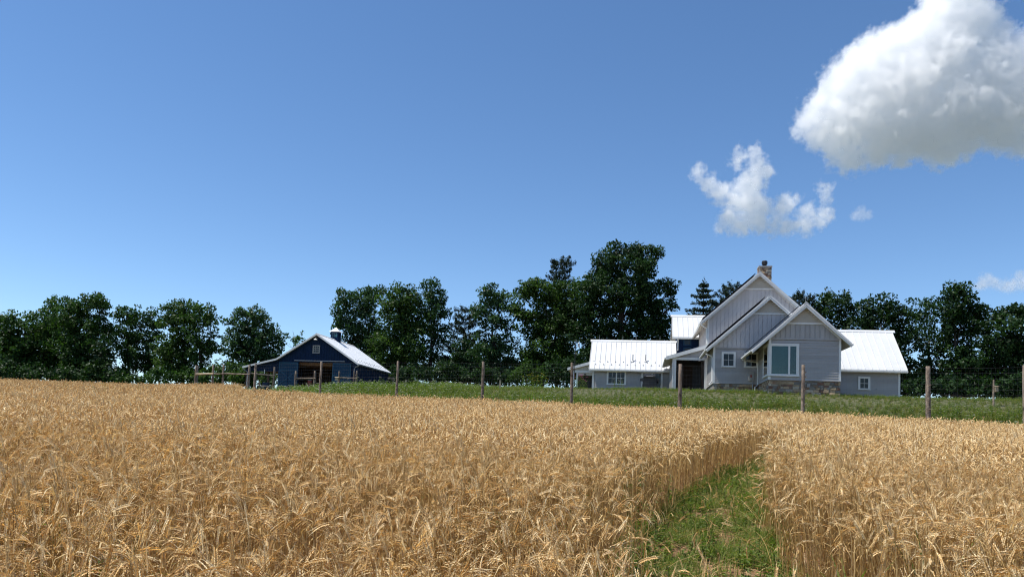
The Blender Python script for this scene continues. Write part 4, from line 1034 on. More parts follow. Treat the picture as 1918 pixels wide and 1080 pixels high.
bt('large leafy tree in front of the tall pine top', 106, (1012, 726), [(984, 548, 26, 22), (966, 578, 16, 20), (1012, 546, 28, 24), (1044, 550, 30, 24), (1085, 545, 22, 20), (1075, 585, 30, 30), (1000, 605, 40, 38), (1045, 610, 40, 40), (1020, 655, 46, 36), (1000, 690, 40, 24), (1055, 680, 40, 34)], M['leaf_b'], 17, GT, dens=1.1)
conifer('pine_tree', 'tall pine whose dark top stands above the middle treeline', 116, (1042, 724), 486, 58, 18, GT, kind='pine', first=0.45, whorl=0.6)
bt('huge oak towering behind the low wing, highest tree of all', 104, (1168, 726), [(1150, 470, 20, 17), (1178, 474, 22, 18), (1208, 474, 26, 18), (1232, 478, 13, 12), (1132, 495, 26, 26), (1180, 505, 46, 28), (1205, 512, 20, 22), (1110, 528, 20, 16), (1150, 545, 60, 34), (1200, 560, 40, 30), (1246, 530, 18, 12), (1258, 545, 9, 16), (1238, 570, 28, 24), (1258, 572, 9, 10), (1100, 570, 34, 34), (1160, 600, 66, 40), (1225, 610, 36, 34), (1100, 630, 40, 36), (1160, 660, 70, 36), (1240, 650, 24, 30)], M['leaf_d'], 19, GT, dens=1.1, trunk_r=0.55)
bt('yellowish green shrub at the foot of the middle trees', 90, (985, 726), [(985, 692, 18, 14), (1005, 700, 16, 12), (970, 704, 14, 10)], M['leaf_b'], 20, GT, size=0.26, clump=0.6, trunk_r=0.08)
conifer('spruce_tree', 'dark spruce with layered branches left of the tall gable', 92, (1314, 726), 526, 92, 21, GT)
conifer('pine_tree', 'flat topped pine peeping out beside the tall gable roof', 96, (1366, 726), 536, 62, 22, GT, kind='pine', first=0.5, whorl=0.55)
conifer('pine_tree', 'small dark pine top right of the tall gable', 96, (1496, 728), 546, 56, 23, GT, kind='pine', first=0.5, whorl=0.5)
bt('round oak right behind the front gable roof', 96, (1560, 730), [(1562, 566, 32, 22), (1545, 590, 28, 26), (1585, 594, 26, 24), (1560, 640, 50, 40), (1600, 640, 34, 36)], M['leaf_d'], 24, GT)
bt('flat topped dark tree above the right wing roof', 92, (1655, 736), [(1652, 574, 30, 18), (1628, 592, 26, 22), (1680, 590, 28, 20), (1655, 630, 50, 36), (1690, 650, 36, 40), (1700, 700, 26, 30)], M['leaf_d'], 25, GT)
bt('loose open tree between the right wing and the big dark tree', 94, (1738, 740), [(1724, 570, 16, 14), (1742, 566, 15, 14), (1730, 598, 24, 18), (1738, 640, 26, 26), (1725, 690, 24, 20), (1750, 720, 26, 18)], M['leaf_c'], 26, GT, gap=0.25)
bt('biggest dark tree at the right end of the treeline', 90, (1792, 742), [(1786, 550, 20, 18), (1808, 552, 20, 18), (1776, 576, 26, 22), (1815, 580, 26, 26), (1832, 580, 11, 16), (1795, 620, 50, 36), (1780, 670, 46, 36), (1820, 680, 46, 40), (1790, 720, 50, 24)], M['leaf_d'], 27, GT, dens=1.1)
bt('dark rounded tree cut by the right edge of the picture', 88, (1890, 746), [(1868, 590, 20, 16), (1895, 586, 20, 17), (1915, 592, 18, 18), (1880, 630, 44, 34), (1925, 640, 50, 40), (1870, 690, 44, 36), (1920, 700, 50, 40), (1875, 728, 44, 18)], M['leaf_d'], 28, GT, dens=1.1)
bt('dark tree standing beyond the right edge of the picture', 86, (1985, 746), [(1975, 600, 40, 34), (2010, 640, 50, 44), (1980, 690, 50, 40)], M['leaf_d'], 29, GT)
bt('dark tree standing beyond the left edge of the picture', 106, (-85, 710), [(-90, 620, 45, 40), (-70, 665, 50, 40), (-110, 670, 50, 40)], M['leaf_a'], 30, GT)
for i, (px, D, col, blobs, lab) in enumerate((
        (60, 98, 'leaf_d', [(-30, 700, 40, 20), (25, 700, 40, 20), (80, 702, 40, 18), (135, 706, 30, 14)], 'low dark thicket under the leftmost trees'),
        (255, 99, 'leaf_a', [(225, 708, 26, 11), (262, 712, 22, 8), (300, 704, 22, 14), (355, 706, 22, 14)], 'low thicket under the middle of the left row'),
        (430, 98, 'leaf_b', [(378, 707, 20, 14), (405, 702, 22, 20), (440, 702, 30, 18), (480, 704, 30, 18), (515, 704, 24, 18)], 'leafy thicket behind the rail fence'),
        (820, 98, 'leaf_d', [(700, 706, 30, 16), (745, 704, 34, 18), (790, 704, 24, 14), (840, 700, 34, 20), (900, 704, 34, 18), (945, 706, 30, 16)], 'dark thicket under the middle trees'),
        (1090, 92, 'leaf_d', [(1050, 700, 36, 22), (1095, 690, 30, 30), (1120, 700, 30, 22)], 'dark thicket behind the left end of the low wing'),
        (640, 114, 'leaf_d', [(600, 706, 40, 20), (650, 700, 40, 24), (700, 700, 40, 26)], 'far thicket behind the barn'),
        (870, 114, 'leaf_d', [(760, 700, 40, 26), (820, 696, 36, 30), (880, 696, 40, 30), (940, 696, 40, 30)], 'far thicket behind the feathery pine'),
        (1030, 112, 'leaf_d', [(990, 696, 36, 30), (1050, 690, 40, 34)], 'far thicket behind the tall pine'),
        (1800, 104, 'leaf_d', [(1700, 716, 36, 26), (1690, 730, 26, 14), (1760, 716, 40, 28), (1830, 716, 44, 30), (1900, 720, 50, 30)], 'far thicket behind the right hand trees'),
        (1760, 82, 'leaf_d', [(1715, 724, 26, 14), (1765, 724, 30, 18), (1830, 726, 40, 18), (1900, 728, 44, 20)], 'dark thicket under the right hand trees'))):
    broad_tree('thicket', lab, D, (px, 722), blobs, M[col], 60 + i, 'thickets under the trees', trunk_r=0.06, cat='shrub', clump=0.7)

print('LEAVES', sum(len(o.data.polygons) for o in bpy.data.objects if o.name.startswith('crown')))
# ------------------------------------------------------------------ wheat, grass and weeds
class LM:
    """list mesh with a tint per face and two material slots"""
    def __init__(s): s.v = []; s.f = []; s.t = []; s.m = []
    def quad(s, a, b, c, d, t, m):
        n = len(s.v); s.v += [a, b, c, d]; s.f.append((n, n + 1, n + 2, n + 3)); s.t.append(t); s.m.append(m)
    def tri(s, a, b, c, t, m): s.quad(a, b, c, c, t, m)
    def build(s, name, mats):
        me = bpy.data.meshes.new(name)
        me.from_pydata([tuple(p) for p in s.v], [], [f if s.v[f[2]] is not s.v[f[3]] else f[:3] for f in s.f])
        for q in mats: me.materials.append(q)
        me.polygons.foreach_set('material_index', s.m)
        a = me.attributes.new('tint', 'FLOAT', 'FACE'); a.data.foreach_set('value', [min(1, max(0, x)) for x in s.t])
        me.update()
        return bpy.data.objects.new(name, me)

def perp(d, r):
    v = Vector((r.uniform(-1, 1), r.uniform(-1, 1), r.uniform(-1, 1)))
    p = v - d * v.dot(d); return p.normalized()

def ribbon(lm, pts, w, side, t, m):
    for i in range(len(pts) - 1):
        w0 = w[i] / 2; w1 = w[i + 1] / 2
        lm.quad(pts[i] - side * w0, pts[i] + side * w0, pts[i + 1] + side * w1, pts[i + 1] - side * w1, t, m)

def stalk(lm, x, y, r, lod, lean=None, H=None):
    """one ripe wheat stalk: straw, a dry leaf, a bent neck and a bearded ear"""
    phi = r.uniform(0, 6.283); h = H or r.gauss(0.86, 0.055)
    ln = lean if lean is not None else abs(r.gauss(0.05, 0.06))
    nod = r.uniform(1.15, 2.6) if r.random() < 0.66 else r.uniform(0.05, 0.9)
    dirv = Vector((math.cos(phi), math.sin(phi), 0)); up = Vector((0, 0, 1))
    ts = max(0, min(1, r.gauss(0.45, 0.2))); te = max(0, min(1, r.gauss(0.62 if lod == 0 else 0.52 if lod == 1 else 0.44, 0.22)))
    ns = {0: 5, 1: 3, 2: 1}[lod]
    p = Vector((x, y, 0)); pts = [p]; ang = ln * 0.4
    for i in range(ns):
        ang = ln * (0.4 + 1.2 * (i + 1) / ns)
        p = p + (dirv * math.sin(ang) + up * math.cos(ang)) * (h * 0.88 / ns); pts.append(p)
    nk = {0: 4, 1: 3, 2: 1}[lod]; a0 = ang
    for i in range(nk):
        ang = a0 + (nod * 0.75) * ((i + 1) / nk) ** 1.3
        p = p + (dirv * math.sin(ang) + up * math.cos(ang)) * (0.11 / nk); pts.append(p)
    side = dirv.cross(up)
    wst = {0: 0.0038, 1: 0.0048, 2: 0.0075}[lod]
    if lod == 0:
        n2 = Vector((math.cos(phi + .6), math.sin(phi + .6), 0))
        ribbon(lm, pts, [wst] * len(pts), side, ts, 0); ribbon(lm, pts, [wst] * len(pts), n2, ts, 0)
    else:
        rv = Vector((math.cos(r.uniform(0, 6)), math.sin(r.uniform(0, 6)), 0))
        ribbon(lm, pts, [wst] * len(pts), rv, ts, 0)
    # ear
    L = r.uniform(0.072, 0.100); ne = {0: 9, 1: 4, 2: 2}[lod]; q = p; a1 = ang; axisp = [q]; dirs = []
    for i in range(ne):
        ang = a1 + nod * 0.32 * (i + 1) / ne
        d = dirv * math.sin(ang) + up * math.cos(ang); dirs.append(d)
        q = q + d * (L / ne); axisp.append(q)
    if lod == 0:
        tw = r.uniform(0, 3.14)
        for i in range(ne):
            d = dirs[i]; nrm = d.cross(side).normalized(); sp = (side * math.cos(tw) + nrm * math.sin(tw))
            for sg in (-1, 1):
                o = sp * sg; c = axisp[i] + o * 0.0046; tp = c + d * 0.0175 + o * 0.0036
                f = d.cross(o).normalized() * 0.0044; mid = c * 0.5 + tp * 0.5
                tt = te + r.uniform(-.12, .12)
                lm.quad(c, mid + f, tp, mid + o * 0.0034, tt, 1); lm.quad(c, mid + o * 0.0034, tp, mid - f, tt, 1); lm.quad(c, mid - f, tp, mid + f, tt - .1, 1)
                if r.random() < 0.4: continue
                al = r.uniform(0.030, 0.055) * (1.0 if i > 1 else 0.7)
                ad = (d + o * r.uniform(0.16, 0.42) + f * r.uniform(-40, 40)).normalized()
                lm.tri(tp - f * 0.16, tp + f * 0.16, tp + ad * al, te + .22, 1)
    else:
        wmax = 0.0120 if lod == 1 else 0.0165
        k = 4 if lod == 1 else 3
        rings = []
        for i, c in enumerate(axisp):
            d = dirs[min(i, ne - 1)]; nrm = d.cross(side).normalized()
            w = wmax * (0.35 + 0.65 * math.sin(math.pi * (0.18 + 0.72 * i / ne))) * 0.72
            rings.append([c + (side * math.cos(6.283 * j / k + .4) + nrm * math.sin(6.283 * j / k + .4)) * w for j in range(k)])
        for i in range(ne):
            for j in range(k):
                lm.quad(rings[i][j], rings[i][(j + 1) % k], rings[i + 1][(j + 1) % k], rings[i + 1][j], te + r.uniform(-.1, .1), 1)
        na = 4 if lod == 1 else 1
        for j in range(na):
            i = r.randrange(1, ne + 1); d = dirs[min(i, ne - 1)]; o = perp(d, r)
            ad = (d + o * r.uniform(.15, .4)).normalized(); b = axisp[i]; sv = d.cross(o) * (0.0009 if lod == 1 else 0.0022)
            lm.tri(b - sv, b + sv, b + ad * r.uniform(.045, .07), te + .2, 1)
    # dry leaves
    for _ in range({0: 1, 1: 1, 2: 0}[lod] if r.random() < .8 else 0):
        i = r.randrange(max(1, ns // 2), ns + 1); b = pts[i]; ph = r.uniform(0, 6.283); dv = Vector((math.cos(ph), math.sin(ph), 0)); sd = dv.cross(up)
        ll = r.uniform(0.10, 0.22); lp = [b]; an = r.uniform(0.3, 0.9); kk = 3 if lod < 2 else 1
        for j in range(kk):
            an += r.uniform(0.3, 0.9); b = b + (dv * math.sin(an) + up * math.cos(an)) * ll / kk; lp.append(b)
        wl_ = [0.008, 0.0075, 0.005, 0.001] if kk == 3 else [0.009, 0.002]
        ribbon(lm, lp, wl_, sd, r.uniform(0.2, 0.9), 0)

def clump_set(name, count, n, rad, lod, seed, square=False, **kw):
    col = bpy.data.collections.new(name); r = random.Random(seed)
    for c in range(count):
        lm = LM()
        for _ in range(n):
            if square: x, y = r.uniform(-rad, rad), r.uniform(-rad, rad)
            else:
                a = r.uniform(0, 6.283); q = rad * math.sqrt(r.random()); x, y = q * math.cos(a), q * math.sin(a)
            stalk(lm, x, y, r, lod, **kw)
        col.objects.link(lm.build('wheat_tuft', [M['straw'], M['ear']]))
    return col

def scatter(name, P, rotz, tilt, scl, idx, col, kind='stuff', base=None):
    """one object: a cloud of points whose geometry nodes set a tuft on each"""
    me = bpy.data.meshes.new(name); n = len(P)
    me.vertices.add(n); me.vertices.foreach_set('co', np.asarray(P, np.float32).ravel())
    rot = np.stack([tilt[0], tilt[1], rotz], 1).astype(np.float32)
    a = me.attributes.new('rot', 'FLOAT_VECTOR', 'POINT'); a.data.foreach_set('vector', rot.ravel())
    a = me.attributes.new('scl', 'FLOAT', 'POINT'); a.data.foreach_set('value', np.asarray(scl, np.float32))
    a = me.attributes.new('idx', 'INT', 'POINT'); a.data.foreach_set('value', np.asarray(idx, np.int32))
    me.update()
    o = bpy.data.objects.new(name, me); C.objects.link(o); tag(o, kind=kind)
    g = bpy.data.node_groups.new(name, 'GeometryNodeTree')
    g.interface.new_socket('Geometry', in_out='INPUT', socket_type='NodeSocketGeometry')
    g.interface.new_socket('Geometry', in_out='OUTPUT', socket_type='NodeSocketGeometry')
    N = g.nodes; L = g.links
    gi = N.new('NodeGroupInput'); go_ = N.new('NodeGroupOutput')
    ip = N.new('GeometryNodeInstanceOnPoints'); ci = N.new('GeometryNodeCollectionInfo')
    ci.inputs['Collection'].default_value = col; ci.inputs['Separate Children'].default_value = True; ci.inputs['Reset Children'].default_value = True
    def attr(nm, t):
        x = N.new('GeometryNodeInputNamedAttribute'); x.data_type = t; x.inputs['Name'].default_value = nm; return x.outputs['Attribute']
    e = N.new('FunctionNodeEulerToRotation')
    L.new(gi.outputs[0], ip.inputs['Points']); L.new(ci.outputs[0], ip.inputs['Instance'])
    ip.inputs['Pick Instance'].default_value = True
    L.new(attr('idx', 'INT'), ip.inputs['Instance Index'])
    L.new(attr('rot', 'FLOAT_VECTOR'), e.inputs[0]); L.new(e.outputs[0], ip.inputs['Rotation'])
    L.new(attr('scl', 'FLOAT'), ip.inputs['Scale'])
    L.new(ip.outputs[0], go_.inputs[0])
    md = o.modifiers.new('scatter', 'NODES'); md.node_group = g
    return o

def grid_points(x0, x1, y0, y1, step, rg):
    nx, ny = int((x1 - x0) / step), int((y1 - y0) / step)
    a, b = np.meshgrid(np.arange(nx), np.arange(ny))
    x = x0 + (a.ravel() + rg.uniform(-.1, 1.1, nx * ny)) * step; y = y0 + (b.ravel() + rg.uniform(-.1, 1.1, nx * ny)) * step
    return x, y
def in_view(x, y, z, m=190, lift=1.0):
    px, py, d = proj(np.stack([x, y, z + lift], 1))
    near = np.hypot(x, y) < 6
    return ((px > -m) & (px < 1918 + m) | near & (px > -900) & (px < 2800)) & (d > 0.3)

w_near = clump_set('wheat_near', 12, 19, 0.20, 0, 101)
w_mid = clump_set('wheat_mid', 10, 20, 0.22, 1, 102)
w_far = clump_set('wheat_far', 10, 68, 0.36, 2, 103, square=True)
def lay_wheat(name, ya, yb, step, col, ncol, seed):
    rg = np.random.default_rng(seed)
    xm = min(62, 6 + yb * 0.78)
    x, y = grid_points(-xm, xm, max(1.2, ya * 0.75), yb, step, rg)
    D = np.hypot(x * 0.6, y)
    z = ground(x, y)
    k = in_field(x, y) & (D >= ya) & (D < yb) & (y > 1.9) & (path_d(x, y) > 0.05 + rg.uniform(-.08, .12, len(x))) & in_view(x, y, z)
    x, y, z = x[k], y[k], z[k]; n = len(x)
    s = rg.uniform(0.88, 1.10, n) * (1 + 0.05 * np.sin(x * 0.9 + y * 0.5) * np.cos(y * 0.7 - x * 0.3))
    # the edges along the path lean out a little
    pd = path_d(x, y); lean = np.where(pd < 0.35, rg.uniform(-0.1, 0.42, n), rg.normal(0, 0.06, n))
    ob = scatter(name, np.stack([x, y, z - 0.01], 1), rg.uniform(0, 6.283, n), (lean * 0.5 + rg.normal(0, .03, n), rg.normal(0, .045, n)), s, rg.integers(0, ncol, n), col)
    return n
NW = [lay_wheat('wheat', 0.5, 10.5, 0.262, w_near, 12, 201), lay_wheat('wheat', 10.5, 27, 0.275, w_mid, 10, 202), lay_wheat('wheat', 27, 96, 0.52, w_far, 10, 203)]

# stalks fallen across the path
r_ = random.Random(77); lm = LM(); 
fall = bpy.data.collections.new('fallen_wheat')
for c in range(6):
    lm = LM()
    for _ in range(3): stalk(lm, r_.uniform(-.08, .08), r_.uniform(-.08, .08), r_, 0, lean=r_.uniform(0.75, 1.15), H=r_.uniform(.8, 1.0))
    fall.objects.link(lm.build('fallen_stalks', [M['straw'], M['ear']]))
rg = np.random.default_rng(78); fx, fy = grid_points(0, 9, 5, 22, 0.30, rg); pd = path_d(fx, fy)
k = (pd > -0.18) & (pd < 0.2) & (rg.random(len(fx)) < 0.95); fx, fy = fx[k], fy[k]; n = len(fx)
scatter('fallen_wheat', np.stack([fx, fy, ground(fx, fy)], 1), rg.uniform(0, 6.28, n), (np.zeros(n), np.zeros(n)), rg.uniform(.85, 1.1, n), rg.integers(0, 6, n), fall)

def blade_set(name, count, nb, hmin, hmax, rad, w, mats, seed, bend=0.7, heads=0):
    col = bpy.data.collections.new(name); r = random.Random(seed)
    for c in range(count):
        lm = LM()
        for i in range(nb):
            a = r.uniform(0, 6.283); q = rad * math.sqrt(r.random()); p = Vector((q * math.cos(a), q * math.sin(a), 0))
            ph = r.uniform(0, 6.283); dv = Vector((math.cos(ph), math.sin(ph), 0)); sd = dv.cross(Vector((0, 0, 1)))
            h = r.uniform(hmin, hmax); an = r.uniform(0, .25); pts = [p]; b = r.uniform(.1, bend)
            for j in range(3):
                an += b * (0.4 + j * .5); p = p + (dv * math.sin(an) + Vector((0, 0, 1)) * math.cos(an)) * h / 3; pts.append(p)
            ribbon(lm, pts, [w, w * .9, w * .65, w * .1], sd, r.gauss(.45, .25), 0)
            if heads and i < heads:
                for k_ in range(5):
                    o = Vector((r.uniform(-.02, .02), r.uniform(-.02, .02), r.uniform(-.01, .015))); e = .014
                    u = perp(Vector((0, 0, 1)), r); v = u.cross(Vector((0, 0, 1)))
                    lm.quad(p + o - u * e, p + o - v * e, p + o + u * e, p + o + v * e, r.random(), 1)
        col.objects.link(lm.build(name, mats))
    return col
def weed_set(name, count, ns, hmin, hmax, leaf, mats, seed, flower=0.0, rad=0.15, fsize=.05):
    """leafy stems, some ending in a flower head"""
    col = bpy.data.collections.new(name); r = random.Random(seed)
    for c in range(count):
        lm = LM()
        for i in range(ns):
            p = Vector((r.uniform(-rad, rad), r.uniform(-rad, rad), 0)); ph = r.uniform(0, 6.283); dv = Vector((math.cos(ph), math.sin(ph), 0))
            h = r.uniform(hmin, hmax); pts = [p]; an = r.uniform(0, .15); m = 5
            for j in range(m):
                an += r.uniform(-.05, .12); p = p + (dv * math.sin(an) + Vector((0, 0, 1)) * math.cos(an)) * h / m; pts.append(p)
            ribbon(lm, pts, [.007] * (m + 1), dv.cross(Vector((0, 0, 1))), .3, 0)
            t0 = r.gauss(.45, .2)
            for j in range(1, m + 1):
                for s in range(3):
                    a = r.uniform(0, 6.283); d = Vector((math.cos(a), math.sin(a), r.uniform(-.2, .5))).normalized(); sd = d.cross(Vector((0, 0, 1))).normalized()
                    L = leaf * r.uniform(.6, 1.2) * (1.1 - .5 * j / m); b = pts[j] - Vector((0, 0, r.uniform(0, h / m)))
                    mid = b + d * L * .5 + Vector((0, 0, L * .08)); e = b + d * L - Vector((0, 0, L * .15))
                    lm.quad(b, mid + sd * L * .24, e, mid - sd * L * .24, t0 + r.gauss(0, .15), 0)
            if r.random() < flower:
                top = pts[-1]
                for k_ in range(9):
                    a = r.uniform(0, 6.283); q = fsize * math.sqrt(r.random()); o = top + Vector((q * math.cos(a), q * math.sin(a), r.uniform(-.01, .015)))
                    e = fsize * .3; u = Vector((math.cos(a), math.sin(a), r.uniform(-.3, .3))); v = u.cross(Vector((0, 0, 1)))
                    lm.quad(o - u * e, o - v * e, o + u * e, o + v * e, r.random(), 1)
        col.objects.link(lm.build(name, mats))
    return col

# grass, soil patches and weeds on the path
g_path = blade_set('path_grass', 6, 34, .06, .20, .12, .006, [M['lush'], M['petal']], 301)
x, y = grid_points(-.5, 10, 3, 23, .095, rg); pd = path_d(x, y)
patch = .55 * np.sin(x * 5.1 + y * 2.7) + .55 * np.cos(y * 4.3 - x * 3.9) + .4 * np.sin(x * 11 - y * 9) + rg.normal(0, .5, len(x))
k = (pd < .22) & (patch > .02); x, y = x[k], y[k]; n = len(x)
scatter('path_grass', np.stack([x, y, ground(x, y)], 1), rg.uniform(0, 6.28, n), (rg.normal(0, .1, n), rg.normal(0, .1, n)), rg.uniform(.6, 1.25, n), rg.integers(0, 6, n), g_path)
litter = bpy.data.collections.new('straw_litter'); r_ = random.Random(88)
for c in range(5):
    lm = LM()
    for _ in range(9):
        a = r_.uniform(0, 6.283); d = Vector((math.cos(a), math.sin(a), r_.uniform(-.05, .25))).normalized(); b = Vector((r_.uniform(-.15, .15), r_.uniform(-.15, .15), r_.uniform(.01, .06))); L_s = r_.uniform(.1, .32)
        ribbon(lm, [b, b + d * L_s * .5 + Vector((0, 0, .01)), b + d * L_s], [.005, .005, .004], d.cross(Vector((0, 0, 1))).normalized(), r_.uniform(.3, .95), 0)
    litter.objects.link(lm.build('straws', [M['straw']]))
x, y = grid_points(-.5, 10, 3, 23, .22, rg); k = (path_d(x, y) < .25) & (rg.random(len(x)) < .7); x, y = x[k], y[k]; n = len(x)
scatter('straw_litter', np.stack([x, y, ground(x, y)], 1), rg.uniform(0, 6.28, n), (np.zeros(n), np.zeros(n)), rg.uniform(.7, 1.2, n), rg.integers(0, 5, n), litter)
w_path = weed_set('path_weeds', 6, 4, .10, .30, .075, [M['weed'], M['petal']], 302, rad=.1)
x, y = grid_points(-.5, 10, 3, 23, .24, rg); pd = path_d(x, y); k = (pd < .15) & (rg.random(len(x)) < np.where(pd > -.25, .75, .28)); x, y = x[k], y[k]; n = len(x)
scatter('path_weeds', np.stack([x, y, ground(x, y)], 1), rg.uniform(0, 6.28, n), (rg.normal(0, .1, n), rg.normal(0, .1, n)), rg.uniform(.7, 1.3, n), rg.integers(0, 6, n), w_path)

# rough grass and weeds on the bank and round the buildings
g_bank = blade_set('bank_grass', 8, 60, .18, .50, .22, .010, [M['grass'], M['petal']], 311, bend=.5)
w_bank = weed_set('bank_weeds', 8, 6, .22, .60, .135, [M['weed'], M['petal']], 312, flower=.24, rad=.22, fsize=.05)
def bank_pts(step, rg, y1, inner=0.1):
    x, y = grid_points(-50, 62, 28, y1, step, rg); z = ground(x, y)
    k = ~in_field(x, y) & (fence_s(x, y) > -0.45) & in_view(x, y, z, 150)
    hx, hy = x - HO[0], y - HO[1]; c, s = math.cos(HPSI), math.sin(HPSI)
    u, v = hx * c - hy * s, hx * s + hy * c
    inside = ((u > -.05) & (u < 4.3) & (v > 0) & (v < 4.6)) | ((u > -3.05) & (u < 4.4) & (v > 4.4) & (v < 18)) | ((u > 4) & (u < 9.6) & (v > 5.95) & (v < 12)) | ((u > -13.8) & (u < -3) & (v > 16.9) & (v < 22)) | ((u > -5.6) & (u < -2.9) & (v > 9.5) & (v < 17))
    bx, by = x - BX, y - BY; u2, v2 = bx * c - by * s, bx * s + by * c
    inside |= (u2 > -13.4) & (u2 < .05) & (v2 > -.05) & (v2 < 10.5)
    k &= ~inside
    return x[k], y[k], z[k]
for nm, col, nc, step, y1, pr in (('bank_grass', g_bank, 8, .38, 74, 1.0), ('bank_weeds', w_bank, 8, .36, 68, .9)):
    x, y, z = bank_pts(step, rg, y1); k = rg.random(len(x)) < pr; x, y, z = x[k], y[k], z[k]; n = len(x)
    lush = .75 + .35 * np.sin(x * .21 + 1) * np.cos(y * .17) + .1 * np.sin(x * .9)
    scatter(nm, np.stack([x, y, z - .02], 1), rg.uniform(0, 6.28, n), (rg.normal(0, .07, n), rg.normal(0, .07, n)), np.clip(rg.uniform(.75, 1.25, n) * (lush + .25), .5, 1.5) * (1 - .62 * sstep((fence_s(x, y) - 6.5) / 4) * np.clip((x + 5) / 10, 0, 1)), rg.integers(0, nc, n), col)
g_yard = blade_set('yard_grass', 5, 70, .15, .45, .4, .02, [M['grass'], M['petal']], 313, bend=.5)
x, y = grid_points(-48, 70, 56, 118, .8, rg); z = ground(x, y); bx, by = x - BX, y - BY; c, s = math.cos(HPSI), math.sin(HPSI)
u2, v2 = bx * c - by * s, bx * s + by * c
hx, hy = x - HO[0], y - HO[1]; u, v = hx * c - hy * s, hx * s + hy * c
k = ~in_field(x, y) & in_view(x, y, z, 150) & ~((u2 > -13.6) & (u2 < .3) & (v2 > -.3) & (v2 < 10.8)) & ~((u > -14.3) & (u < 10) & (v > -1) & (v < 23.5)) & (y > 73 - .0 * x)
x, y, z = x[k], y[k], z[k]; n = len(x)
scatter('yard_grass', np.stack([x, y, z - .02], 1), rg.uniform(0, 6.28, n), (rg.normal(0, .05, n), rg.normal(0, .05, n)), rg.uniform(.8, 1.4, n), rg.integers(0, 5, n), g_yard)

# low broadleaf weeds showing between the stalks near the front
x, y = grid_points(-6, 8, 2, 13, .3, rg); pt = np.sin(x * 1.3 + 2) * np.cos(y * .9 + x * .4) + rg.normal(0, .3, len(x))
k = (pt > .75) & in_field(x, y) & (path_d(x, y) > 0); x, y = x[k], y[k]; n = len(x)
w_fld = weed_set('field_weeds', 5, 4, .35, .68, .10, [M['weed'], M['petal']], 305, rad=.12)
scatter('field_weeds', np.stack([x, y, ground(x, y)], 1), rg.uniform(0, 6.28, n), (rg.normal(0, .08, n), rg.normal(0, .08, n)), rg.uniform(.75, 1.15, n), rg.integers(0, 5, n), w_fld)

# single plants one can pick out
def plant(name, label, cat, px, py, D, mats, seed, ns, hmin, hmax, leaf, flower, rad, fsize=.05, group=None, onground=False):
    t = at(px, py, D); g = gz(t.x, t.y)
    root = empty(name, (t.x, t.y, g)); tag(root, label, cat, group)
    col = weed_set(name, 1, ns, hmin, hmax, leaf, mats, seed, flower, rad, fsize)
    src = col.objects[0]; lm_me = src.data
    # foliage and flower heads as two parts
    for slot, pn in ((0, 'foliage'), (1, 'flower_heads')):
        fs = [p for p in lm_me.polygons if p.material_index == slot]
        if not fs: continue
        V = []; Fq = []; T = []
        tint = lm_me.attributes['tint'].data
        for p in fs:
            vs = [lm_me.vertices[i].co[:] for i in p.vertices]
            if len(vs) == 3: vs.append(vs[2])
            Fq.append([len(V), len(V) + 1, len(V) + 2, len(V) + 3]); V += vs; T.append(tint[p.index].value)
        np_mesh(pn, V, Fq, mats[slot], T, root)
    bpy.data.objects.remove(src)
    return root
plant('flowering_bush', 'pink flowering bush at the left end of the low wing', 'bush', 1084, 715, 56, [M['weed'], M['pink']], 401, 26, .6, 1.15, .14, .85, .5, .09)
plant('flowering_bush', 'yellow flowering weeds in the grass right of the middle shrubs', 'bush', 1000, 716, 54, [M['weed'], M['yellow']], 402, 34, .6, 1.1, .13, .7, .9, .08)
plant('flowering_bush', 'tall leafy weeds with white heads along the barn side', 'bush', 690, 715, 62, [M['weed'], M['petal']], 403, 30, .7, 1.3, .13, .35, 1.6, .07)
plant('flowering_bush', 'cream flowering plant beneath the double window', 'bush', 1160, 719, 58, [M['weed'], M['petal']], 404, 16, .6, 1.0, .12, .55, .5, .07)
for i, (px, py, D, lab) in enumerate(((188, 745, 30, 'tall green weed above the wheat at far left'), (203, 738, 31, 'tallest thin green weed standing in the wheat at left'), (108, 742, 30, 'short green weed in the wheat near the left edge'), (250, 738, 33, 'faint green weed in the wheat right of the tall ones'))):
    plant('tall_weed', lab, 'weed', px, py, D, [M['weed'], M['petal']], 410 + i, 3, 1.15, 1.45, .10, 0, .08, group='weeds in the wheat')
for i, (px, py, D, lab) in enumerate(((1742, 985, 5.0, 'broad green grass leaves standing in the wheat at lower right'), (376, 885, 7.5, 'bent green grass leaf in the middle of the wheat'), (1600, 1000, 4.7, 'small dark green weed deep in the wheat at lower right'))):
    t = at(px, py, D); g = gz(t.x, t.y); ro = empty('green_grass_plant', (t.x, t.y, g)); tag(ro, lab, 'grass plant', 'green plants in the wheat')
    r = random.Random(430 + i); lm = LM()
    for _ in range(6):
        ph = r.uniform(0, 6.28); dv = Vector((math.cos(ph), math.sin(ph), 0)); p = Vector((r.uniform(-.03, .03), r.uniform(-.03, .03), .1)); pts = [p]; an = .02
        for j in range(7):
            an += r.uniform(.02, .22 if i != 1 else .5); p = p + (dv * math.sin(an) + Vector((0, 0, 1)) * math.cos(an)) * .125 * (1.0 if i < 2 else .8); pts.append(p)
        ribbon(lm, pts, [.014, .018, .020, .020, .018, .014, .009, .002], dv.cross(Vector((0, 0, 1))), r.gauss(.5, .2), 0)
    o = lm.build('blade_tuft', [M['lush']]); C.objects.link(o); o.parent = ro
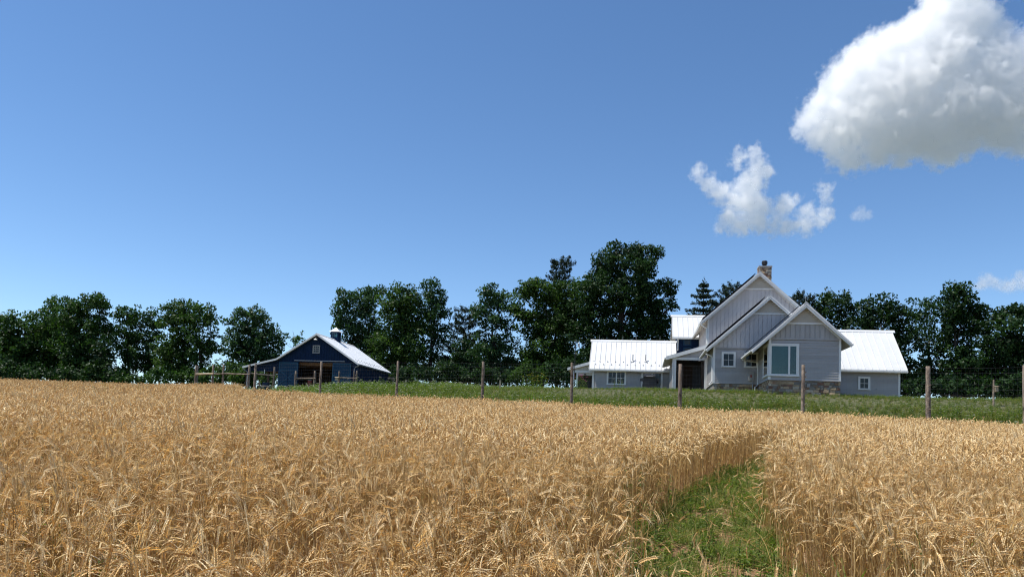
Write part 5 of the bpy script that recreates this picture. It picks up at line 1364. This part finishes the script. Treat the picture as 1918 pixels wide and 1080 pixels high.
# ------------------------------------------------------------------ clouds: real volumes of droplets high above the far land
mc = bpy.data.materials.new('cloud_droplets'); mc.use_nodes = True
N_, L_ = mc.node_tree.nodes, mc.node_tree.links; N_.clear()
pv = N_.new('ShaderNodeVolumePrincipled'); om = N_.new('ShaderNodeOutputMaterial')
pv.inputs['Color'].default_value = (1.0, 1.0, 1.0, 1); pv.inputs['Anisotropy'].default_value = 0.5
pv.inputs['Density'].default_value = 1.0; pv.inputs['Density Attribute'].default_value = 'density'
L_.new(pv.outputs[0], om.inputs['Volume'])
def cloud(label, D, blobs, dens, seed, r0, res, amp=1.0, soft=0.8, lift=1.2, fine=1.0, swirl=1.0):
    """blobs (px, py, r): billows as seen from the field; filled with equal puffs, then eroded by noise"""
    rg = np.random.default_rng(seed); k = D / F_PX
    pts = []
    for (px, py, r) in blobs:
        c = np.array(at(px, py, D)); R_ = max(r - r0 * 0.8, r * 0.15) * k
        n = max(4, int((r / r0) ** 3 * 9))
        v = rg.normal(size=(n, 3)); v /= np.linalg.norm(v, axis=1, keepdims=True)
        v *= rg.uniform(0, 1, (n, 1)) ** 0.33 * R_
        v[:, 1] *= 0.9
        pts.append(c + v)
    P = np.concatenate(pts); ctr = P.mean(0); Q = P - ctr
    pad = r0 * k * 1.6
    lo, hi = Q.min(0) - pad, Q.max(0) + pad
    me = bpy.data.meshes.new('puffs'); me.vertices.add(len(Q)); me.vertices.foreach_set('co', Q.astype(np.float32).ravel()); me.update()
    src = bpy.data.objects.new('puffs', me)                       # only read by the node tree, never in the scene
    vol = bpy.data.volumes.new('cloud'); vol.materials.append(mc)
    o = bpy.data.objects.new('cloud', vol); C.objects.link(o); o.location = ctr; tag(o, label, 'cloud', 'clouds over the field')
    g = bpy.data.node_groups.new('cloud', 'GeometryNodeTree')
    g.interface.new_socket('Geometry', in_out='INPUT', socket_type='NodeSocketGeometry')
    g.interface.new_socket('Geometry', in_out='OUTPUT', socket_type='NodeSocketGeometry')
    N = g.nodes; L = g.links
    gout = N.new('NodeGroupOutput')
    oi = N.new('GeometryNodeObjectInfo'); oi.inputs['Object'].default_value = src; oi.transform_space = 'ORIGINAL'
    vc = N.new('GeometryNodeVolumeCube'); pr = N.new('GeometryNodeProximity'); pr.target_element = 'POINTS'
    L.new(oi.outputs['Geometry'], pr.inputs[0])
    pos = N.new('GeometryNodeInputPosition')
    # stir the puffs: sample them at a position swirled by noise
    wz = N.new('ShaderNodeTexNoise'); wz.inputs['Scale'].default_value = 1.0 / (r0 * 1.5 * k); wz.inputs['Detail'].default_value = 4; wz.inputs['Roughness'].default_value = 0.6
    L.new(pos.outputs[0], wz.inputs['Vector'])
    def vmath(op, a, b):
        m = N.new('ShaderNodeVectorMath'); m.operation = op; L.new(a, m.inputs[0])
        if isinstance(b, (int, float)): m.inputs['Scale'].default_value = b
        elif isinstance(b, tuple): m.inputs[1].default_value = b
        else: L.new(b, m.inputs[1])
        return m.outputs[0]
    sw = vmath('SCALE', vmath('SUBTRACT', wz.outputs['Color'], (0.5, 0.5, 0.5)), r0 * k * 2.6 * swirl)
    L.new(vmath('ADD', pos.outputs[0], sw), pr.inputs['Source Position'])
    U = r0 * k
    def math_(op, a, b=None, c=None):
        m = N.new('ShaderNodeMath'); m.operation = op
        for i, x in enumerate((a, b, c)):
            if x is None: continue
            if isinstance(x, (int, float)): m.inputs[i].default_value = x
            else: L.new(x, m.inputs[i])
        return m.outputs[0]
    f = math_('SUBTRACT', lift, math_('DIVIDE', pr.outputs['Distance'], U))
    def noise(px_size, detail, rough):
        nz = N.new('ShaderNodeTexNoise'); nz.inputs['Scale'].default_value = 1.0 / (px_size * k); nz.inputs['Detail'].default_value = detail; nz.inputs['Roughness'].default_value = rough
        L.new(pos.outputs[0], nz.inputs['Vector']); return nz.outputs[0]
    n1 = noise(r0 * 2.2, 1, 0.5); n2 = noise(r0 * 0.8, 6, 0.66)
    vo = N.new('ShaderNodeTexVoronoi'); vo.inputs['Scale'].default_value = 1.0 / (r0 * 0.55 * k); L.new(pos.outputs[0], vo.inputs['Vector'])
    f = math_('MULTIPLY_ADD', math_('SUBTRACT', n1, 0.5), 0.9 * amp, f)
    f = math_('MULTIPLY_ADD', math_('SUBTRACT', 0.45, vo.outputs[0]), 0.22 * amp, f)
    f = math_('MULTIPLY_ADD', math_('SUBTRACT', n2, 0.5), 1.9 * amp * fine, f)
    f = math_('DIVIDE', math_('SUBTRACT', f, 0.15), soft)
    f = math_('MINIMUM', math_('MAXIMUM', f, 0.0), 1.0)
    f = math_('MULTIPLY', f, dens / k)
    L.new(f, vc.inputs['Density'])
    vc.inputs['Min'].default_value = tuple(lo); vc.inputs['Max'].default_value = tuple(hi)
    big = (hi - lo).max()
    for i, ax in enumerate('XYZ'): vc.inputs['Resolution ' + ax].default_value = max(16, int(res * (hi - lo)[i] / big))
    sm = N.new('GeometryNodeSetMaterial'); sm.inputs['Material'].default_value = mc
    L.new(vc.outputs[0], sm.inputs[0]); L.new(sm.outputs[0], gout.inputs[0])
    md = o.modifiers.new('cloud', 'NODES'); md.node_group = g
    return o
cloud('large bright cumulus cloud filling the upper right of the sky', 2200,
      [(1515, 228, 30), (1545, 195, 34), (1540, 250, 32), (1575, 165, 42), (1600, 132, 44), (1640, 105, 46), (1680, 88, 46), (1720, 62, 46), (1757, 30, 44), (1775, -5, 48), (1820, -25, 50),
       (1590, 230, 55), (1640, 180, 62), (1700, 160, 70), (1760, 110, 66), (1790, 60, 50), (1825, 40, 50), (1850, 70, 46), (1660, 240, 60), (1730, 232, 66), (1800, 200, 72), (1850, 140, 64), (1570, 285, 30), (1592, 298, 30), (1640, 285, 32), (1690, 290, 24),
       (1765, 285, 34), (1795, 270, 38), (1870, 225, 58), (1905, 100, 46), (1930, 180, 70), (1885, 268, 28), (1930, 265, 34), (1960, 110, 60), (1990, 190, 70), (2040, 150, 60), (2000, 240, 46)], 0.052, 5, 16, 350, lift=1.3, swirl=1.9, soft=0.6, fine=1.25)
cloud('ragged middle sized cloud above the tall gable', 2300,
      [(1309, 325, 12), (1318, 338, 13), (1334, 348, 15), (1352, 360, 18), (1384, 292, 10), (1383, 305, 8), (1413, 284, 9), (1415, 300, 13), (1420, 318, 17), (1432, 325, 14), (1410, 340, 22), (1396, 352, 22), (1385, 375, 25), (1410, 380, 26), (1368, 405, 18), (1355, 425, 12), (1385, 420, 20), (1420, 415, 22), (1430, 390, 18), (1465, 388, 15), (1478, 378, 13), (1460, 410, 15),
       (1445, 428, 13), (1480, 420, 14), (1505, 412, 15), (1520, 398, 13), (1545, 402, 12), (1470, 430, 12), (1510, 425, 12), (1535, 415, 10)], 0.055, 6, 12, 250, lift=1.55, swirl=2.1, soft=1.0, fine=1.3)
cloud('small puff of cloud touching the ragged cloud at right', 2300, [(1538, 348, 9), (1548, 355, 11), (1555, 352, 8), (1547, 368, 9), (1552, 376, 7)], 0.05, 7, 8, 90, lift=1.45, swirl=1.8, soft=1.0)
cloud('tiny faint puff of cloud right of the ragged cloud', 2300, [(1614, 395, 9), (1604, 402, 9), (1618, 403, 8), (1626, 402, 6)], 0.04, 8, 9, 70, soft=1.2, lift=1.4)
cloud('low faint wisp of cloud above the right hand trees', 2600, [(1836, 533, 9), (1850, 526, 11), (1862, 530, 10), (1878, 534, 10), (1896, 533, 11), (1916, 530, 13), (1910, 518, 9), (1945, 532, 14)], 0.055, 9, 11, 120, soft=1.3, lift=1.45)
